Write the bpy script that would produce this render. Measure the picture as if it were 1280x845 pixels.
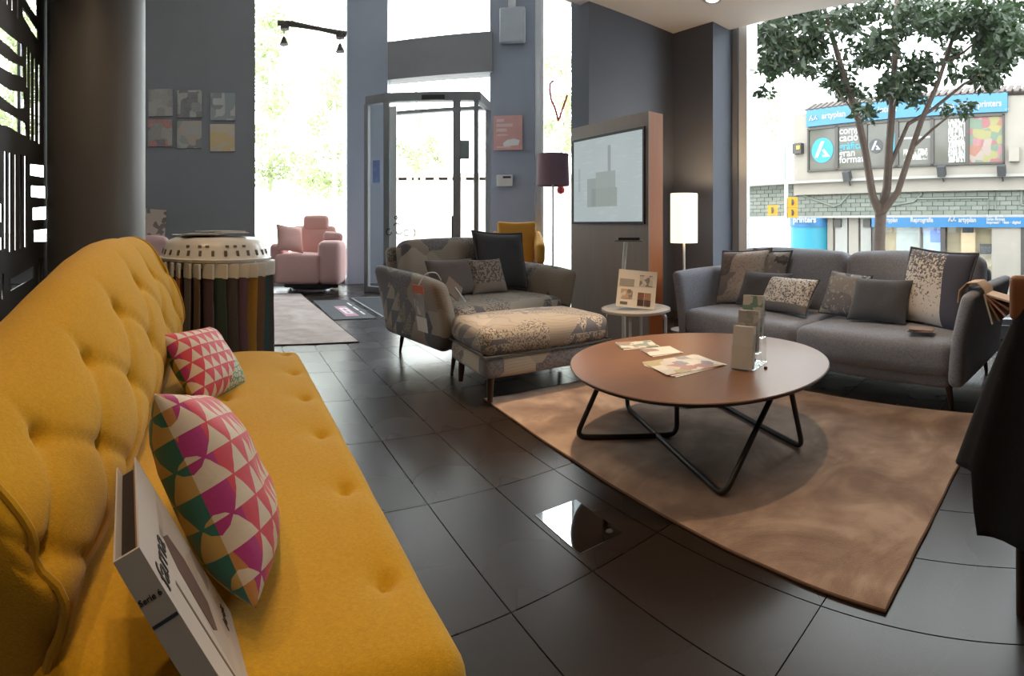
import bpy, bmesh, math, random
from mathutils import Vector, Matrix, Euler, noise
R = math.radians; PI = math.pi
random.seed(7)
scene = bpy.context.scene
for o in list(bpy.data.objects): bpy.data.objects.remove(o)
COL = scene.collection

# ------------------------------------------------------------------ camera
# The photograph is a phone panorama: a cylindrical picture, 650 px per radian,
# horizon on row 280; +Y is the direction of column 288 (the floor joints run along it).
FPX, HZ, X0, EYE = 650.0, 280.0, 288.0, 1.05
cd = bpy.data.cameras.new('camera'); cam = bpy.data.objects.new('camera', cd); COL.objects.link(cam)
cd.type = 'PANO'; cd.panorama_type = 'CENTRAL_CYLINDRICAL'
cd.central_cylindrical_range_u_min = -640/FPX; cd.central_cylindrical_range_u_max = 640/FPX
cd.central_cylindrical_range_v_min = -(845-HZ)/FPX; cd.central_cylindrical_range_v_max = HZ/FPX
cd.central_cylindrical_radius = 1.0
cd.clip_start = 0.02; cd.clip_end = 300
cam.location = (0, 0, EYE); cam.rotation_euler = (PI/2, 0, -(640-X0)/FPX)
scene.camera = cam

# ------------------------------------------------------------------ world and exposure
w = bpy.data.worlds.new('sky'); scene.world = w; w.use_nodes = True
bg = w.node_tree.nodes['Background']; bg.inputs[0].default_value = (0.93, 0.97, 1.0, 1); bg.inputs[1].default_value = 7.5
vs = scene.view_settings
vs.view_transform = 'Standard'; vs.look = 'None'; vs.gamma = 1; vs.use_curve_mapping = False; vs.exposure = 0.2
scene.cycles.max_bounces = 8; scene.cycles.transparent_max_bounces = 16
scene.cycles.sample_clamp_indirect = 6

def portal(name, loc, rot, sx, sy):
    l = bpy.data.lights.new(name, 'AREA'); l.shape = 'RECTANGLE'; l.size = sx; l.size_y = sy
    l.cycles.is_portal = True
    o = bpy.data.objects.new(name, l); COL.objects.link(o); o.location = loc; o.rotation_euler = rot
    return o
portal('sky_portal_right_window', (4.82, 1.5, 1.85), (0, R(90), 0), 3.4, 3.3)
portal('sky_portal_street_window', (1.2, 9.05, 2.6), (R(-90), 0, 0), 1.7, 5.1)
portal('sky_portal_entrance', (3.75, 8.4, 2.6), (R(-90), 0, R(-38)), 1.9, 5.1)

# ------------------------------------------------------------------ photo pixel -> place
def ang(x): return (x-X0)/FPX
def gp(x, y, z=0.0):
    d = (EYE-z)*FPX/(y-HZ); a = ang(x)
    return Vector((d*math.sin(a), d*math.cos(a), z))
def pd(x, y, d):
    a = ang(x)
    return Vector((d*math.sin(a), d*math.cos(a), EYE+(HZ-y)/FPX*d))
def px_at_X(x, y, X): return pd(x, y, X/math.sin(ang(x)))

# ------------------------------------------------------------------ mesh helpers
class MB:
    def __init__(s): s.v = []; s.f = []
    def add(s, vs, fs):
        o = len(s.v); s.v += [tuple(v) for v in vs]; s.f += [tuple(i+o for i in f) for f in fs]; return s
    def box(s, c, size, rot=(0,0,0)):
        hx, hy, hz = [k/2 for k in size]; m = Euler(rot).to_matrix(); c = Vector(c)
        vs = [c+m@Vector((x*hx, y*hy, z*hz)) for x in (-1,1) for y in (-1,1) for z in (-1,1)]
        return s.add(vs, [(0,1,3,2),(4,6,7,5),(0,4,5,1),(2,3,7,6),(0,2,6,4),(1,5,7,3)])
    def bx(s, a, b):
        return s.box([(p+q)/2 for p, q in zip(a, b)], [abs(q-p) for p, q in zip(a, b)])
    def tube(s, pts, r, seg=8, closed=False):
        pts = [Vector(p) for p in pts]; n = len(pts); rr = r if isinstance(r, (list, tuple)) else [r]*n
        T = []
        for i in range(n):
            if closed: t = pts[(i+1) % n]-pts[i-1]
            else: t = pts[min(i+1, n-1)]-pts[max(i-1, 0)]
            T.append(t.normalized() if t.length > 1e-9 else Vector((0,0,1)))
        up = Vector((0,0,1)) if abs(T[0].z) < .9 else Vector((1,0,0))
        N = (up-T[0]*up.dot(T[0])).normalized(); vs = []
        for i in range(n):
            N = N-T[i]*N.dot(T[i]); N.normalize(); B = T[i].cross(N)
            for k in range(seg):
                a = 2*PI*k/seg; vs.append(pts[i]+(N*math.cos(a)+B*math.sin(a))*rr[i])
        fs = []
        for i in range(n if closed else n-1):
            j = (i+1) % n
            for k in range(seg):
                l = (k+1) % seg; fs.append((i*seg+k, i*seg+l, j*seg+l, j*seg+k))
        if not closed: fs += [tuple(range(seg))[::-1], tuple((n-1)*seg+k for k in range(seg))]
        return s.add(vs, fs)
    def lathe(s, prof, seg=24, c=(0,0,0), sx=1, sy=1):
        vs = []; n = len(prof)
        for r_, z in prof:
            for k in range(seg):
                a = 2*PI*k/seg; vs.append((c[0]+r_*sx*math.cos(a), c[1]+r_*sy*math.sin(a), c[2]+z))
        fs = [(i*seg+k, i*seg+(k+1) % seg, (i+1)*seg+(k+1) % seg, (i+1)*seg+k) for i in range(n-1) for k in range(seg)]
        fs += [tuple(range(seg))[::-1], tuple((n-1)*seg+k for k in range(seg))]
        return s.add(vs, fs)
    def prism(s, poly, z0, z1):
        n = len(poly); vs = [(x, y, z0) for x, y in poly]+[(x, y, z1) for x, y in poly]
        return s.add(vs, [tuple(range(n))[::-1], tuple(range(n, 2*n))]+[(i, (i+1) % n, n+(i+1) % n, n+i) for i in range(n)])
    def mesh(s, name, sharp=40, recalc=True):
        me = bpy.data.meshes.new(name); me.from_pydata(s.v, [], s.f)
        if recalc:
            bm = bmesh.new(); bm.from_mesh(me); bmesh.ops.recalc_face_normals(bm, faces=bm.faces); bm.to_mesh(me); bm.free()
        me.polygons.foreach_set('use_smooth', [True]*len(me.polygons)); me.set_sharp_from_angle(angle=R(sharp))
        return me
    def build(s, name, mat, parent=None, loc=(0,0,0), rot=(0,0,0), bevel=0, sharp=40, recalc=True):
        return link(name, s.mesh(name, sharp, recalc), mat, parent, loc, rot, bevel)
def link(name, me, mat, parent=None, loc=(0,0,0), rot=(0,0,0), bevel=0):
    o = bpy.data.objects.new(name, me); COL.objects.link(o)
    if mat is not None and not me.materials: me.materials.append(mat)
    o.parent = parent; o.location = loc; o.rotation_euler = rot
    if bevel:
        b = o.modifiers.new('bevel', 'BEVEL'); b.width = bevel; b.segments = 2; b.limit_method = 'ANGLE'; b.angle_limit = R(50)
    return o
def tag(o, label=None, cat=None, group=None, kind=None):
    if label: o['label'] = label
    if cat: o['category'] = cat
    if group: o['group'] = group
    if kind: o['kind'] = kind
    return o
def thing(name, label, cat, loc=(0,0,0), rz=0, group=None):
    o = bpy.data.objects.new(name, None); o.empty_display_size = .1; COL.objects.link(o)
    o.location = loc; o.rotation_euler = (0, 0, rz)
    return tag(o, label, cat, group)
def struct(o): return tag(o, kind='structure')

def grid_axis(h, r, n):
    a = [-h, -h+.12*r, -h+.35*r, -h+.65*r, -h+r]
    inner = [-(h-r)+(2*(h-r))*i/n for i in range(1, n)]
    return a+inner+[-x for x in a[::-1]]
def softbox(sx, sy, sz, r=.04, bulge=(0,0,0), n=(8,6,4), deform=None):
    """upholstered block: rounded edges, swollen faces; centred on the origin"""
    H = (sx/2, sy/2, sz/2); r = min(r, .98*min(H)); ax = [grid_axis(H[i], r, n[i]) for i in range(3)]
    L = [len(a) for a in ax]; idx = {}; vs = []; fs = []
    def vid(i, j, k):
        if (i, j, k) in idx: return idx[(i, j, k)]
        p = [ax[0][i], ax[1][j], ax[2][k]]
        q = [max(-(H[t]-r), min(H[t]-r, p[t])) for t in range(3)]
        d = Vector([p[t]-q[t] for t in range(3)])
        if d.length > 1e-9: d = d.normalized()*r
        P = Vector(q)+d
        u = [P[t]/H[t] for t in range(3)]
        B = [bulge[0]*u[0]*(1-u[1]**2)*(1-u[2]**2), bulge[1]*u[1]*(1-u[0]**2)*(1-u[2]**2), bulge[2]*u[2]*(1-u[0]**2)*(1-u[1]**2)]
        P += Vector(B)
        if deform: P = deform(P, u)
        idx[(i, j, k)] = len(vs); vs.append(P); return idx[(i, j, k)]
    def face(f):
        for a in range(L[f[0]]-1):
            for b in range(L[f[1]]-1):
                for e in (0, L[f[2]]-1):
                    q = []
                    for da, db in ((0,0),(1,0),(1,1),(0,1)):
                        t = [0,0,0]; t[f[0]] = a+da; t[f[1]] = b+db; t[f[2]] = e; q.append(vid(*t))
                    fs.append(q)
    face((0,1,2)); face((1,2,0)); face((0,2,1))
    return MB().add(vs, fs)
def pillow(w_, h_, t_, n=18, pinch=.07, seed=0, slump=0):
    """scatter cushion: width on x, height on z, thickness on y, centred"""
    vs = []; fs = []
    def pt(u, v, side):
        ex = 1-pinch*(1-v*v)*abs(u)**2; ez = 1-pinch*(1-u*u)*abs(v)**2
        T = (max(0, 1-u**4)*max(0, 1-v**4))**.55*(1-.18*(u*u+v*v)/2)
        wr = noise.noise(Vector((u*2.2+seed*3.1, v*2.2, side*2+seed)))*.12+noise.noise(Vector((u*5+seed, v*5, side*5)))*.05
        y = side*t_/2*T*(1+wr)
        z = v*ez*h_/2
        if slump: z -= slump*h_*(.5+.5*v)**2*(u*u*.3)
        return Vector((u*ex*w_/2, y, z))
    for side in (-1, 1):
        o = len(vs)
        for i in range(n+1):
            for j in range(n+1):
                u = math.sin((i/n*2-1)*PI/2*.98)/math.sin(PI/2*.98); v = math.sin((j/n*2-1)*PI/2*.98)/math.sin(PI/2*.98)
                vs.append(pt(u, v, side))
        for i in range(n):
            for j in range(n):
                a = o+i*(n+1)+j; q = (a, a+1, a+n+2, a+n+1); fs.append(q if side > 0 else q[::-1])
    m = MB().add(vs, fs)
    return m
def pillow_edge(w_, h_, pinch=.07, n=14):
    P = []
    for s in range(4):
        for i in range(n):
            t = i/n*2-1
            u, v = ((t, -1), (1, t), (-t, 1), (-1, -t))[s]
            ex = 1-pinch*(1-v*v)*abs(u)**2; ez = 1-pinch*(1-u*u)*abs(v)**2
            P.append((u*ex*w_/2, 0, v*ez*h_/2))
    return P
def merge(me, d=1e-5):
    bm = bmesh.new(); bm.from_mesh(me); bmesh.ops.remove_doubles(bm, verts=bm.verts, dist=d); bm.to_mesh(me); bm.free()
    me.polygons.foreach_set('use_smooth', [True]*len(me.polygons)); return me
def round_path(pts, r, k=5):
    """polyline with rounded corners"""
    pts = [Vector(p) for p in pts]; out = [pts[0]]
    for i in range(1, len(pts)-1):
        a, b, c = pts[i-1], pts[i], pts[i+1]; da = (a-b); dc = (c-b)
        rr = min(r, da.length*.45, dc.length*.45); p0 = b+da.normalized()*rr; p1 = b+dc.normalized()*rr
        for j in range(k+1):
            t = j/k; out.append(p0*(1-t)**2+b*2*t*(1-t)+p1*t*t)
    out.append(pts[-1]); return out
def text_mesh(name, s, size, mat, parent=None, loc=(0,0,0), rot=(0,0,0), align='LEFT', depth=.002, bold=0, width=None):
    cu = bpy.data.curves.new(name, 'FONT'); cu.body = s; cu.size = size; cu.align_x = align; cu.extrude = depth; cu.offset = bold
    cu.resolution_u = 3
    t = bpy.data.objects.new(name+'_src', cu); COL.objects.link(t)
    dg = bpy.context.evaluated_depsgraph_get(); me = bpy.data.meshes.new_from_object(t.evaluated_get(dg)); me.name = name
    bpy.data.objects.remove(t)
    if width and len(me.vertices):
        xs = [v.co.x for v in me.vertices]; k = width/(max(xs)-min(xs))
        for v in me.vertices: v.co.x *= k
    me.materials.clear()
    return link(name, me, mat, parent, loc, rot)
def shape2d(name, outer, holes, thick, mat, parent=None, loc=(0,0,0), rot=(0,0,0)):
    cu = bpy.data.curves.new(name, 'CURVE'); cu.dimensions = '2D'; cu.fill_mode = 'BOTH'; cu.extrude = thick/2
    for poly in [outer]+holes:
        sp = cu.splines.new('POLY'); sp.points.add(len(poly)-1); sp.use_cyclic_u = True
        for p, (x, y) in zip(sp.points, poly): p.co = (x, y, 0, 1)
    t = bpy.data.objects.new(name+'_src', cu); COL.objects.link(t)
    dg = bpy.context.evaluated_depsgraph_get(); me = bpy.data.meshes.new_from_object(t.evaluated_get(dg)); me.name = name
    bpy.data.objects.remove(t); me.materials.clear()
    return link(name, me, mat, parent, loc, rot)

# ------------------------------------------------------------------ materials
class NT:
    def __init__(s, name):
        s.m = bpy.data.materials.new(name); s.m.use_nodes = True; s.t = s.m.node_tree; s.b = s.t.nodes['Principled BSDF']
        s.tc = s.t.nodes.new('ShaderNodeTexCoord')
    def obj(s): return s.tc.outputs['Object']
    def lk(s, a, sock):
        if hasattr(a, 'is_linked') or hasattr(a, 'links'): s.t.links.new(a, sock)
        else:
            try: sock.default_value = a
            except Exception: sock.default_value = tuple(a)
    def math(s, op, a, b=0.0, c=0.0):
        n = s.t.nodes.new('ShaderNodeMath'); n.operation = op
        for v, i in ((a, 0), (b, 1), (c, 2)): s.lk(v, n.inputs[i])
        return n.outputs[0]
    def mix(s, f, a, b, bt='MIX'):
        n = s.t.nodes.new('ShaderNodeMix'); n.data_type = 'RGBA'; n.blend_type = bt
        s.lk(f, n.inputs[0]); s.lk(col(a), n.inputs[6]); s.lk(col(b), n.inputs[7]); return n.outputs[2]
    def sep(s, v):
        n = s.t.nodes.new('ShaderNodeSeparateXYZ'); s.lk(v, n.inputs[0]); return n.outputs
    def map(s, v, scale=(1,1,1), loc=(0,0,0), rot=(0,0,0)):
        n = s.t.nodes.new('ShaderNodeMapping'); s.lk(v, n.inputs[0]); n.inputs[1].default_value = loc; n.inputs[2].default_value = rot; n.inputs[3].default_value = scale
        return n.outputs[0]
    def noise(s, v, scale, detail=3, rough=.55, dist=0):
        n = s.t.nodes.new('ShaderNodeTexNoise'); s.lk(v, n.inputs['Vector']); n.inputs['Scale'].default_value = scale
        n.inputs['Detail'].default_value = detail; n.inputs['Roughness'].default_value = rough; n.inputs['Distortion'].default_value = dist
        return n.outputs[0]
    def vor(s, v, scale, feat='F1', metric='EUCLIDEAN', rnd=1.0):
        n = s.t.nodes.new('ShaderNodeTexVoronoi'); s.lk(v, n.inputs['Vector']); n.inputs['Scale'].default_value = scale
        n.feature = feat; n.distance = metric; n.inputs['Randomness'].default_value = rnd; return n.outputs
    def ramp(s, f, stops, interp='LINEAR'):
        n = s.t.nodes.new('ShaderNodeValToRGB'); s.lk(f, n.inputs[0]); e = n.color_ramp.elements; n.color_ramp.interpolation = interp
        while len(e) < len(stops): e.new(.5)
        for el, (p, c) in zip(e, stops): el.position = p; el.color = col(c)
        return n.outputs[0]
    def bump(s, h, strength=.3, dist=.01):
        n = s.t.nodes.new('ShaderNodeBump'); s.lk(h, n.inputs['Height']); n.inputs['Strength'].default_value = strength; n.inputs['Distance'].default_value = dist
        s.t.links.new(n.outputs[0], s.b.inputs['Normal']); return n
    def base(s, c): s.lk(col(c), s.b.inputs['Base Color'])
    def rough(s, v): s.lk(v, s.b.inputs['Roughness'])
    def set(s, **k):
        for n, v in k.items(): s.b.inputs[n.replace('_', ' ')].default_value = v
def col(c):
    if isinstance(c, (tuple, list)): return (c[0], c[1], c[2], 1.0)
    return c
def srgb(r, g, b):
    f = lambda v: (v/255/12.92) if v/255 <= .04045 else ((v/255+.055)/1.055)**2.4
    return (f(r), f(g), f(b))
def plain(name, c, rough=.6, var=.12, scale=6, bump=0, bscale=120, metal=0, spec=.5, sheen=0):
    n = NT(name); d = tuple(x*(1-var) for x in c); l = tuple(min(1, x*(1+var)) for x in c)
    n.base(n.mix(n.noise(n.obj(), scale), d, l)); n.rough(rough); n.set(Metallic=metal); n.b.inputs['Specular IOR Level'].default_value = spec
    if sheen: n.b.inputs['Sheen Weight'].default_value = sheen
    if bump: n.bump(n.noise(n.obj(), bscale, 2), bump, .004)
    return n.m
def fabric(name, c, rough=.9, var=.15, weave=420, bump=.35, sheen=.15, big=3.0):
    n = NT(name); v = n.obj()
    d = tuple(x*(1-var) for x in c); l = tuple(min(1, x*(1+var)) for x in c)
    f = n.math('ADD', n.math('MULTIPLY', n.noise(v, big, 3), .35), n.math('MULTIPLY', n.ramp(n.noise(v, weave*.4, 3, .7), [(.32,(0,0,0)),(.68,(1,1,1))]), .65))
    n.base(n.mix(f, d, l)); n.rough(rough); n.b.inputs['Sheen Weight'].default_value = sheen; n.b.inputs['Specular IOR Level'].default_value = .25
    n.bump(n.noise(v, weave, 2), bump, .002); return n.m
def glassmat(name, tint=(1,1,1), refl=1.0):
    m = bpy.data.materials.new(name); m.use_nodes = True; t = m.node_tree; t.nodes.remove(t.nodes['Principled BSDF'])
    tr = t.nodes.new('ShaderNodeBsdfTransparent'); tr.inputs[0].default_value = col(tint)
    gl = t.nodes.new('ShaderNodeBsdfGlossy'); gl.inputs['Roughness'].default_value = .02
    fr = t.nodes.new('ShaderNodeFresnel'); fr.inputs[0].default_value = 1.45
    mu = t.nodes.new('ShaderNodeMath'); mu.operation = 'MULTIPLY'; mu.inputs[1].default_value = refl
    ge = t.nodes.new('ShaderNodeNewGeometry'); inv = t.nodes.new('ShaderNodeMath'); inv.operation = 'SUBTRACT'; inv.inputs[0].default_value = 1; t.links.new(ge.outputs['Backfacing'], inv.inputs[1])
    m2 = t.nodes.new('ShaderNodeMath'); m2.operation = 'MULTIPLY'; mx = t.nodes.new('ShaderNodeMixShader'); t.links.new(fr.outputs[0], mu.inputs[0]); t.links.new(mu.outputs[0], m2.inputs[0]); t.links.new(inv.outputs[0], m2.inputs[1]); t.links.new(m2.outputs[0], mx.inputs[0])
    t.links.new(tr.outputs[0], mx.inputs[1]); t.links.new(gl.outputs[0], mx.inputs[2]); t.links.new(mx.outputs[0], t.nodes['Material Output'].inputs[0])
    return m
def emit(name, c, s):
    n = NT(name); n.base(c); n.b.inputs['Emission Color'].default_value = col(c); n.b.inputs['Emission Strength'].default_value = s; return n.m
def printmat(name, pal, scale=9, seed=0, rough=.45, metric='CHEBYCHEV', spec=.4, white=None):
    """flat printed sheet: blocks of colour with fine lines of print"""
    n = NT(name); v = n.map(n.obj(), loc=(seed*1.37, seed*.71, seed*.53))
    c = n.vor(v, scale, metric=metric)['Color']; x = n.sep(c)[0]
    k = len(pal); base = n.ramp(x, [(i/k, p) for i, p in enumerate(pal)], 'CONSTANT')
    n.base(n.mix(n.math('MULTIPLY', n.noise(v, scale*9, 4, .7), .5), base, white or (.75,.73,.7))); n.rough(rough)
    n.b.inputs['Specular IOR Level'].default_value = spec
    return n.m

M = {}
# floor tile: dark polished porcelain
n = NT('dark_porcelain_tile'); oi = n.t.nodes.new('ShaderNodeObjectInfo')
f = n.math('ADD', n.math('MULTIPLY', n.noise(n.obj(), 4, 5, .6), .7), n.math('MULTIPLY', oi.outputs['Random'], .3))
n.base(n.mix(f, (.015,.010,.008), (.027,.019,.015))); n.rough(n.math('ADD', .24, n.math('MULTIPLY', n.noise(n.obj(), 2, 2), .06)))
n.b.inputs['Specular IOR Level'].default_value = .48
M['tile'] = n.m
M['grout'] = plain('dark_grout', (.006,.006,.006), .95)
M['wall'] = plain('slate_grey_wall_paint', (.25,.258,.28), .7, .06, 2, .06, 200)
M['pier'] = plain('blue_grey_pier_paint', (.105,.118,.150), .7, .06, 2, .06, 200)
M['wall_dark'] = plain('charcoal_wall_paint', (.08,.078,.078), .7, .06, 2, .06, 200)
M['column'] = plain('charcoal_column_paint', (.14,.135,.128), .45, .06, 2)
M['ceiling'] = plain('white_ceiling_paint', (.86,.84,.82), .9, .03, 2)
M['metal_grey'] = plain('grey_powder_coated_metal', (.25,.255,.275), .5, .08, 4)
M['glare_grey'] = plain('blue_grey_paint_with_glare', (.33,.37,.45), .55, .07, 3)  # lens glare put into the colour: paint lightened and blued
M['alu'] = plain('brushed_aluminium', (.62,.64,.68), .35, .05, 10, metal=.6)
M['white_frame'] = plain('white_lacquered_frame', (.78,.79,.8), .4, .04)
M['glass'] = glassmat('window_glass', (.96,.98,.97), .9)
M['acrylic'] = glassmat('clear_acrylic', (.95,.96,.96), 1.2)
M['screen_metal'] = plain('anthracite_cut_metal', (.085,.088,.095), .55, .1, 6)
M['yellow'] = fabric('mustard_wool_felt', (.58,.32,.011), .95, .13, 330, .5, .2)
M['yellow_pipe'] = fabric('mustard_piping', (.52,.29,.010), .95, .1, 400, .3, .2)
M['grey_sofa'] = fabric('mid_grey_chenille', (.24,.255,.305), .95, .42, 300, .6, .25)
M['charcoal_cushion'] = fabric('charcoal_linen', (.085,.09,.105), .95, .25, 420, .5, .2)
M['taupe_cushion'] = fabric('taupe_linen', (.165,.14,.135), .95, .25, 420, .5, .2)
M['pink'] = fabric('dusty_pink_felt', (.70,.45,.43), .9, .1, 350, .3, .2)
M['pink_deep'] = fabric('salmon_felt', (.70,.42,.37), .9, .1, 350, .3, .2)
M['orange'] = fabric('saffron_felt', (.68,.33,.05), .9, .1, 350, .3, .2)
M['black_cloth'] = fabric('black_wool', (.006,.006,.007), 1.0, .3, 350, .4, .03)
M['dark_wood'] = plain('dark_stained_wood', (.045,.022,.014), .4, .35, 14)
M['brown_wood'] = plain('warm_brown_wood', (.22,.085,.035), .4, .25, 10)
M['black_metal'] = plain('black_steel_tube', (.022,.020,.020), .38, .1, 8, metal=.3)
M['white_plastic'] = plain('white_plastic', (.70,.69,.66), .3, .04)
M['paper'] = plain('white_paper', (.72,.70,.66), .6, .05)
M['paper_side'] = plain('page_edges', (.55,.50,.44), .8, .15, 80)
M['dark_print'] = plain('dark_print', (.03,.03,.032), .6)
M['white_print'] = plain('white_print', (.85,.85,.85), .6, .02)
M['concrete'] = plain('cream_render', (.20,.18,.155), .9, .14, 1.2)
M['asphalt'] = plain('asphalt', (.07,.07,.07), .9, .2, 3)
M['pavement'] = plain('pale_pavement', (.55,.53,.50), .9, .12, 2)
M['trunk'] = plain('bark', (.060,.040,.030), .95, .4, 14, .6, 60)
# tabletop wood
n = NT('walnut_veneer'); v = n.map(n.obj(), scale=(2.2, 14, 2))
g = n.noise(v, 3.2, 6, .65, .6)
n.base(n.mix(g, (.115,.050,.025), (.235,.115,.060))); n.rough(n.math('ADD', .30, n.math('MULTIPLY', g, .12))); M['walnut'] = n.m
# panel veneer
n = NT('brown_panel_veneer'); v = n.map(n.obj(), scale=(6, 6, .7)); g = n.noise(v, 4, 5, .6, .3)
n.base(n.mix(g, (.25,.19,.15), (.32,.25,.205))); n.rough(.5); M['panel'] = n.m
n = NT('copper_wood_edge'); v = n.map(n.obj(), scale=(6, 6, .7)); g = n.noise(v, 4, 5, .6, .3)
n.base(n.mix(g, (.40,.115,.030), (.52,.17,.05))); n.rough(.42); M['panel_edge'] = n.m
# rugs
def rugmat(name, a, b, c):
    n = NT(name); v = n.obj(); g = n.noise(v, 2.6, 5, .6, .9); g2 = n.noise(v, 9, 4, .6)
    k = n.ramp(n.math('ADD', n.math('MULTIPLY', g, .75), n.math('MULTIPLY', g2, .25)), [(.38, a), (.5, b), (.60, c)])
    n.base(k); n.rough(.95); n.b.inputs['Sheen Weight'].default_value = .5; n.b.inputs['Sheen Roughness'].default_value = .4
    n.b.inputs['Specular IOR Level'].default_value = .15
    n.bump(n.math('ADD', n.noise(v, 260, 2), n.math('MULTIPLY', g, 2)), .5, .006); return n.m
M['rug'] = rugmat('rose_beige_pile', (.19,.122,.09), (.29,.20,.15), (.41,.30,.23))
M['rug_edge'] = fabric('rug_binding', (.10,.055,.035), .95)
M['rug_far'] = rugmat('pale_pink_pile', (.52,.41,.38), (.66,.55,.52), (.76,.67,.64))
# patterned upholstery of the armchair and its footstool: patches of beige line drawing, speckle, slate triangles
def patchwork(name, seed=0, scale=4.0):
    n = NT(name); v = n.map(n.obj(), loc=(seed, seed*.7, seed*.3)); vo = n.vor(v, scale, metric='MANHATTAN')
    x = n.sep(vo['Color'])
    pal = n.ramp(x[0], [(0, (.34,.29,.235)), (.3, (.42,.365,.30)), (.50, (.10,.10,.125)), (.62, (.36,.31,.26)), (.76, (.17,.175,.21)), (.86, (.50,.45,.39))], 'CONSTANT')
    sp = n.math('GREATER_THAN', n.noise(v, 85, 3, .7), .52)
    msk = n.math('GREATER_THAN', x[1], .52)
    c1 = n.mix(n.math('MULTIPLY', sp, msk), pal, (.085,.075,.078))
    s3 = n.sep(v); q = .13                      # bands of slate triangles
    u_ = n.math('ADD', s3[0], n.math('MULTIPLY', s3[1], .35)); w_ = n.math('ADD', s3[2], n.math('MULTIPLY', s3[1], .9))
    fu = n.math('FRACT', n.math('DIVIDE', n.math('ADD', u_, 10*q), q)); fv = n.math('FRACT', n.math('DIVIDE', n.math('ADD', w_, 10*q), q))
    tri = n.math('LESS_THAN', fv, n.math('SUBTRACT', 1.0, n.math('MULTIPLY', 2.0, n.math('ABSOLUTE', n.math('SUBTRACT', fu, .5)))))
    c1 = n.mix(n.math('MULTIPLY', tri, n.math('GREATER_THAN', x[2], .62)), c1, (.105,.115,.15))
    wv = n.math('ABSOLUTE', n.math('SINE', n.math('MULTIPLY', n.math('ADD', s3[2], n.math('MULTIPLY', n.noise(v, 4, 2), .08)), 190)))
    ln = n.math('MULTIPLY', n.math('LESS_THAN', wv, .22), n.math('MULTIPLY', n.math('LESS_THAN', x[1], .3), .45))
    c2 = n.mix(ln, c1, (.12,.10,.09))
    n.base(n.mix(n.math('MULTIPLY', n.noise(v, 160, 2), .25), c2, (.5,.45,.4))); n.rough(.92); n.b.inputs['Sheen Weight'].default_value = .15
    n.bump(n.noise(v, 330, 2), .4, .002); return n.m
M['patch'] = patchwork('patchwork_print_fabric', 0)
M['patch2'] = patchwork('patchwork_print_fabric_b', 3.3, 3.8)
def specklefab(name, a, b, thr=.5, sc=60, zsplit=None, c=None):
    n = NT(name); v = n.obj(); s_ = n.math('GREATER_THAN', n.noise(v, sc, 3, .7), thr)
    k = n.mix(s_, a, b)
    if zsplit is not None:
        z = n.sep(v)[2]; k = n.mix(n.math('GREATER_THAN', n.math('ADD', z, n.math('MULTIPLY', n.noise(v, 3), .03)), zsplit), c, k)
    n.base(k); n.rough(.92); n.bump(n.noise(v, 350, 2), .4, .002); n.b.inputs['Sheen Weight'].default_value = .15; return n.m
M['speckle'] = specklefab('white_speckled_linen', (.14,.135,.15), (.66,.64,.62), .47, 70, -.07, (.20,.19,.20))
M['speckle_taupe'] = specklefab('beige_speckled_linen', (.13,.105,.09), (.36,.31,.26), .50, 55, -.05, (.30,.25,.21))
n = NT('grey_abstract_print'); v = n.obj(); c_ = n.sep(n.vor(n.map(v, loc=(2,1,5)), 7, metric='MANHATTAN')['Color'])[0]
k = n.ramp(c_, [(0, (.17,.17,.19)), (.4, (.26,.255,.26)), (.62, (.46,.45,.44)), (.82, (.10,.10,.12))], 'CONSTANT')
n.base(n.mix(n.math('GREATER_THAN', n.noise(v, 40, 2), .62), k, (.40,.39,.38))); n.rough(.92); n.bump(n.noise(v, 350, 2), .4, .002); M['abstract'] = n.m
n = NT('half_white_half_navy_print'); v = n.obj(); s = n.sep(v)
spk = n.math('GREATER_THAN', n.math('ADD', n.noise(v, 60, 3, .7), n.math('MULTIPLY', s[2], .55)), .56)
wh = n.mix(spk, (.66,.62,.58), (.12,.12,.135))
k = n.mix(n.math('GREATER_THAN', n.math('ADD', s[0], n.math('MULTIPLY', s[2], .15)), .10), wh, (.075,.08,.115))
n.base(k); n.rough(.92); n.bump(n.noise(v, 350, 2), .4, .002); M['halfnavy'] = n.m
n = NT('beige_patch_print'); v = n.obj(); s = n.sep(v)
c_ = n.sep(n.vor(n.map(v, loc=(.3,0,.7)), 5.2, metric='CHEBYCHEV')['Color'])[0]
k = n.ramp(c_, [(0, (.58,.52,.48)), (.45, (.17,.16,.17)), (.58, (.62,.58,.55)), (.86, (.30,.28,.28))], 'CONSTANT')
n.base(n.mix(n.math('MULTIPLY', n.math('GREATER_THAN', n.noise(v, 60, 3), .58), .6), k, (.30,.27,.25))); n.rough(.92); n.bump(n.noise(v, 350, 2), .4, .002); M['beigepatch'] = n.m
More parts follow.
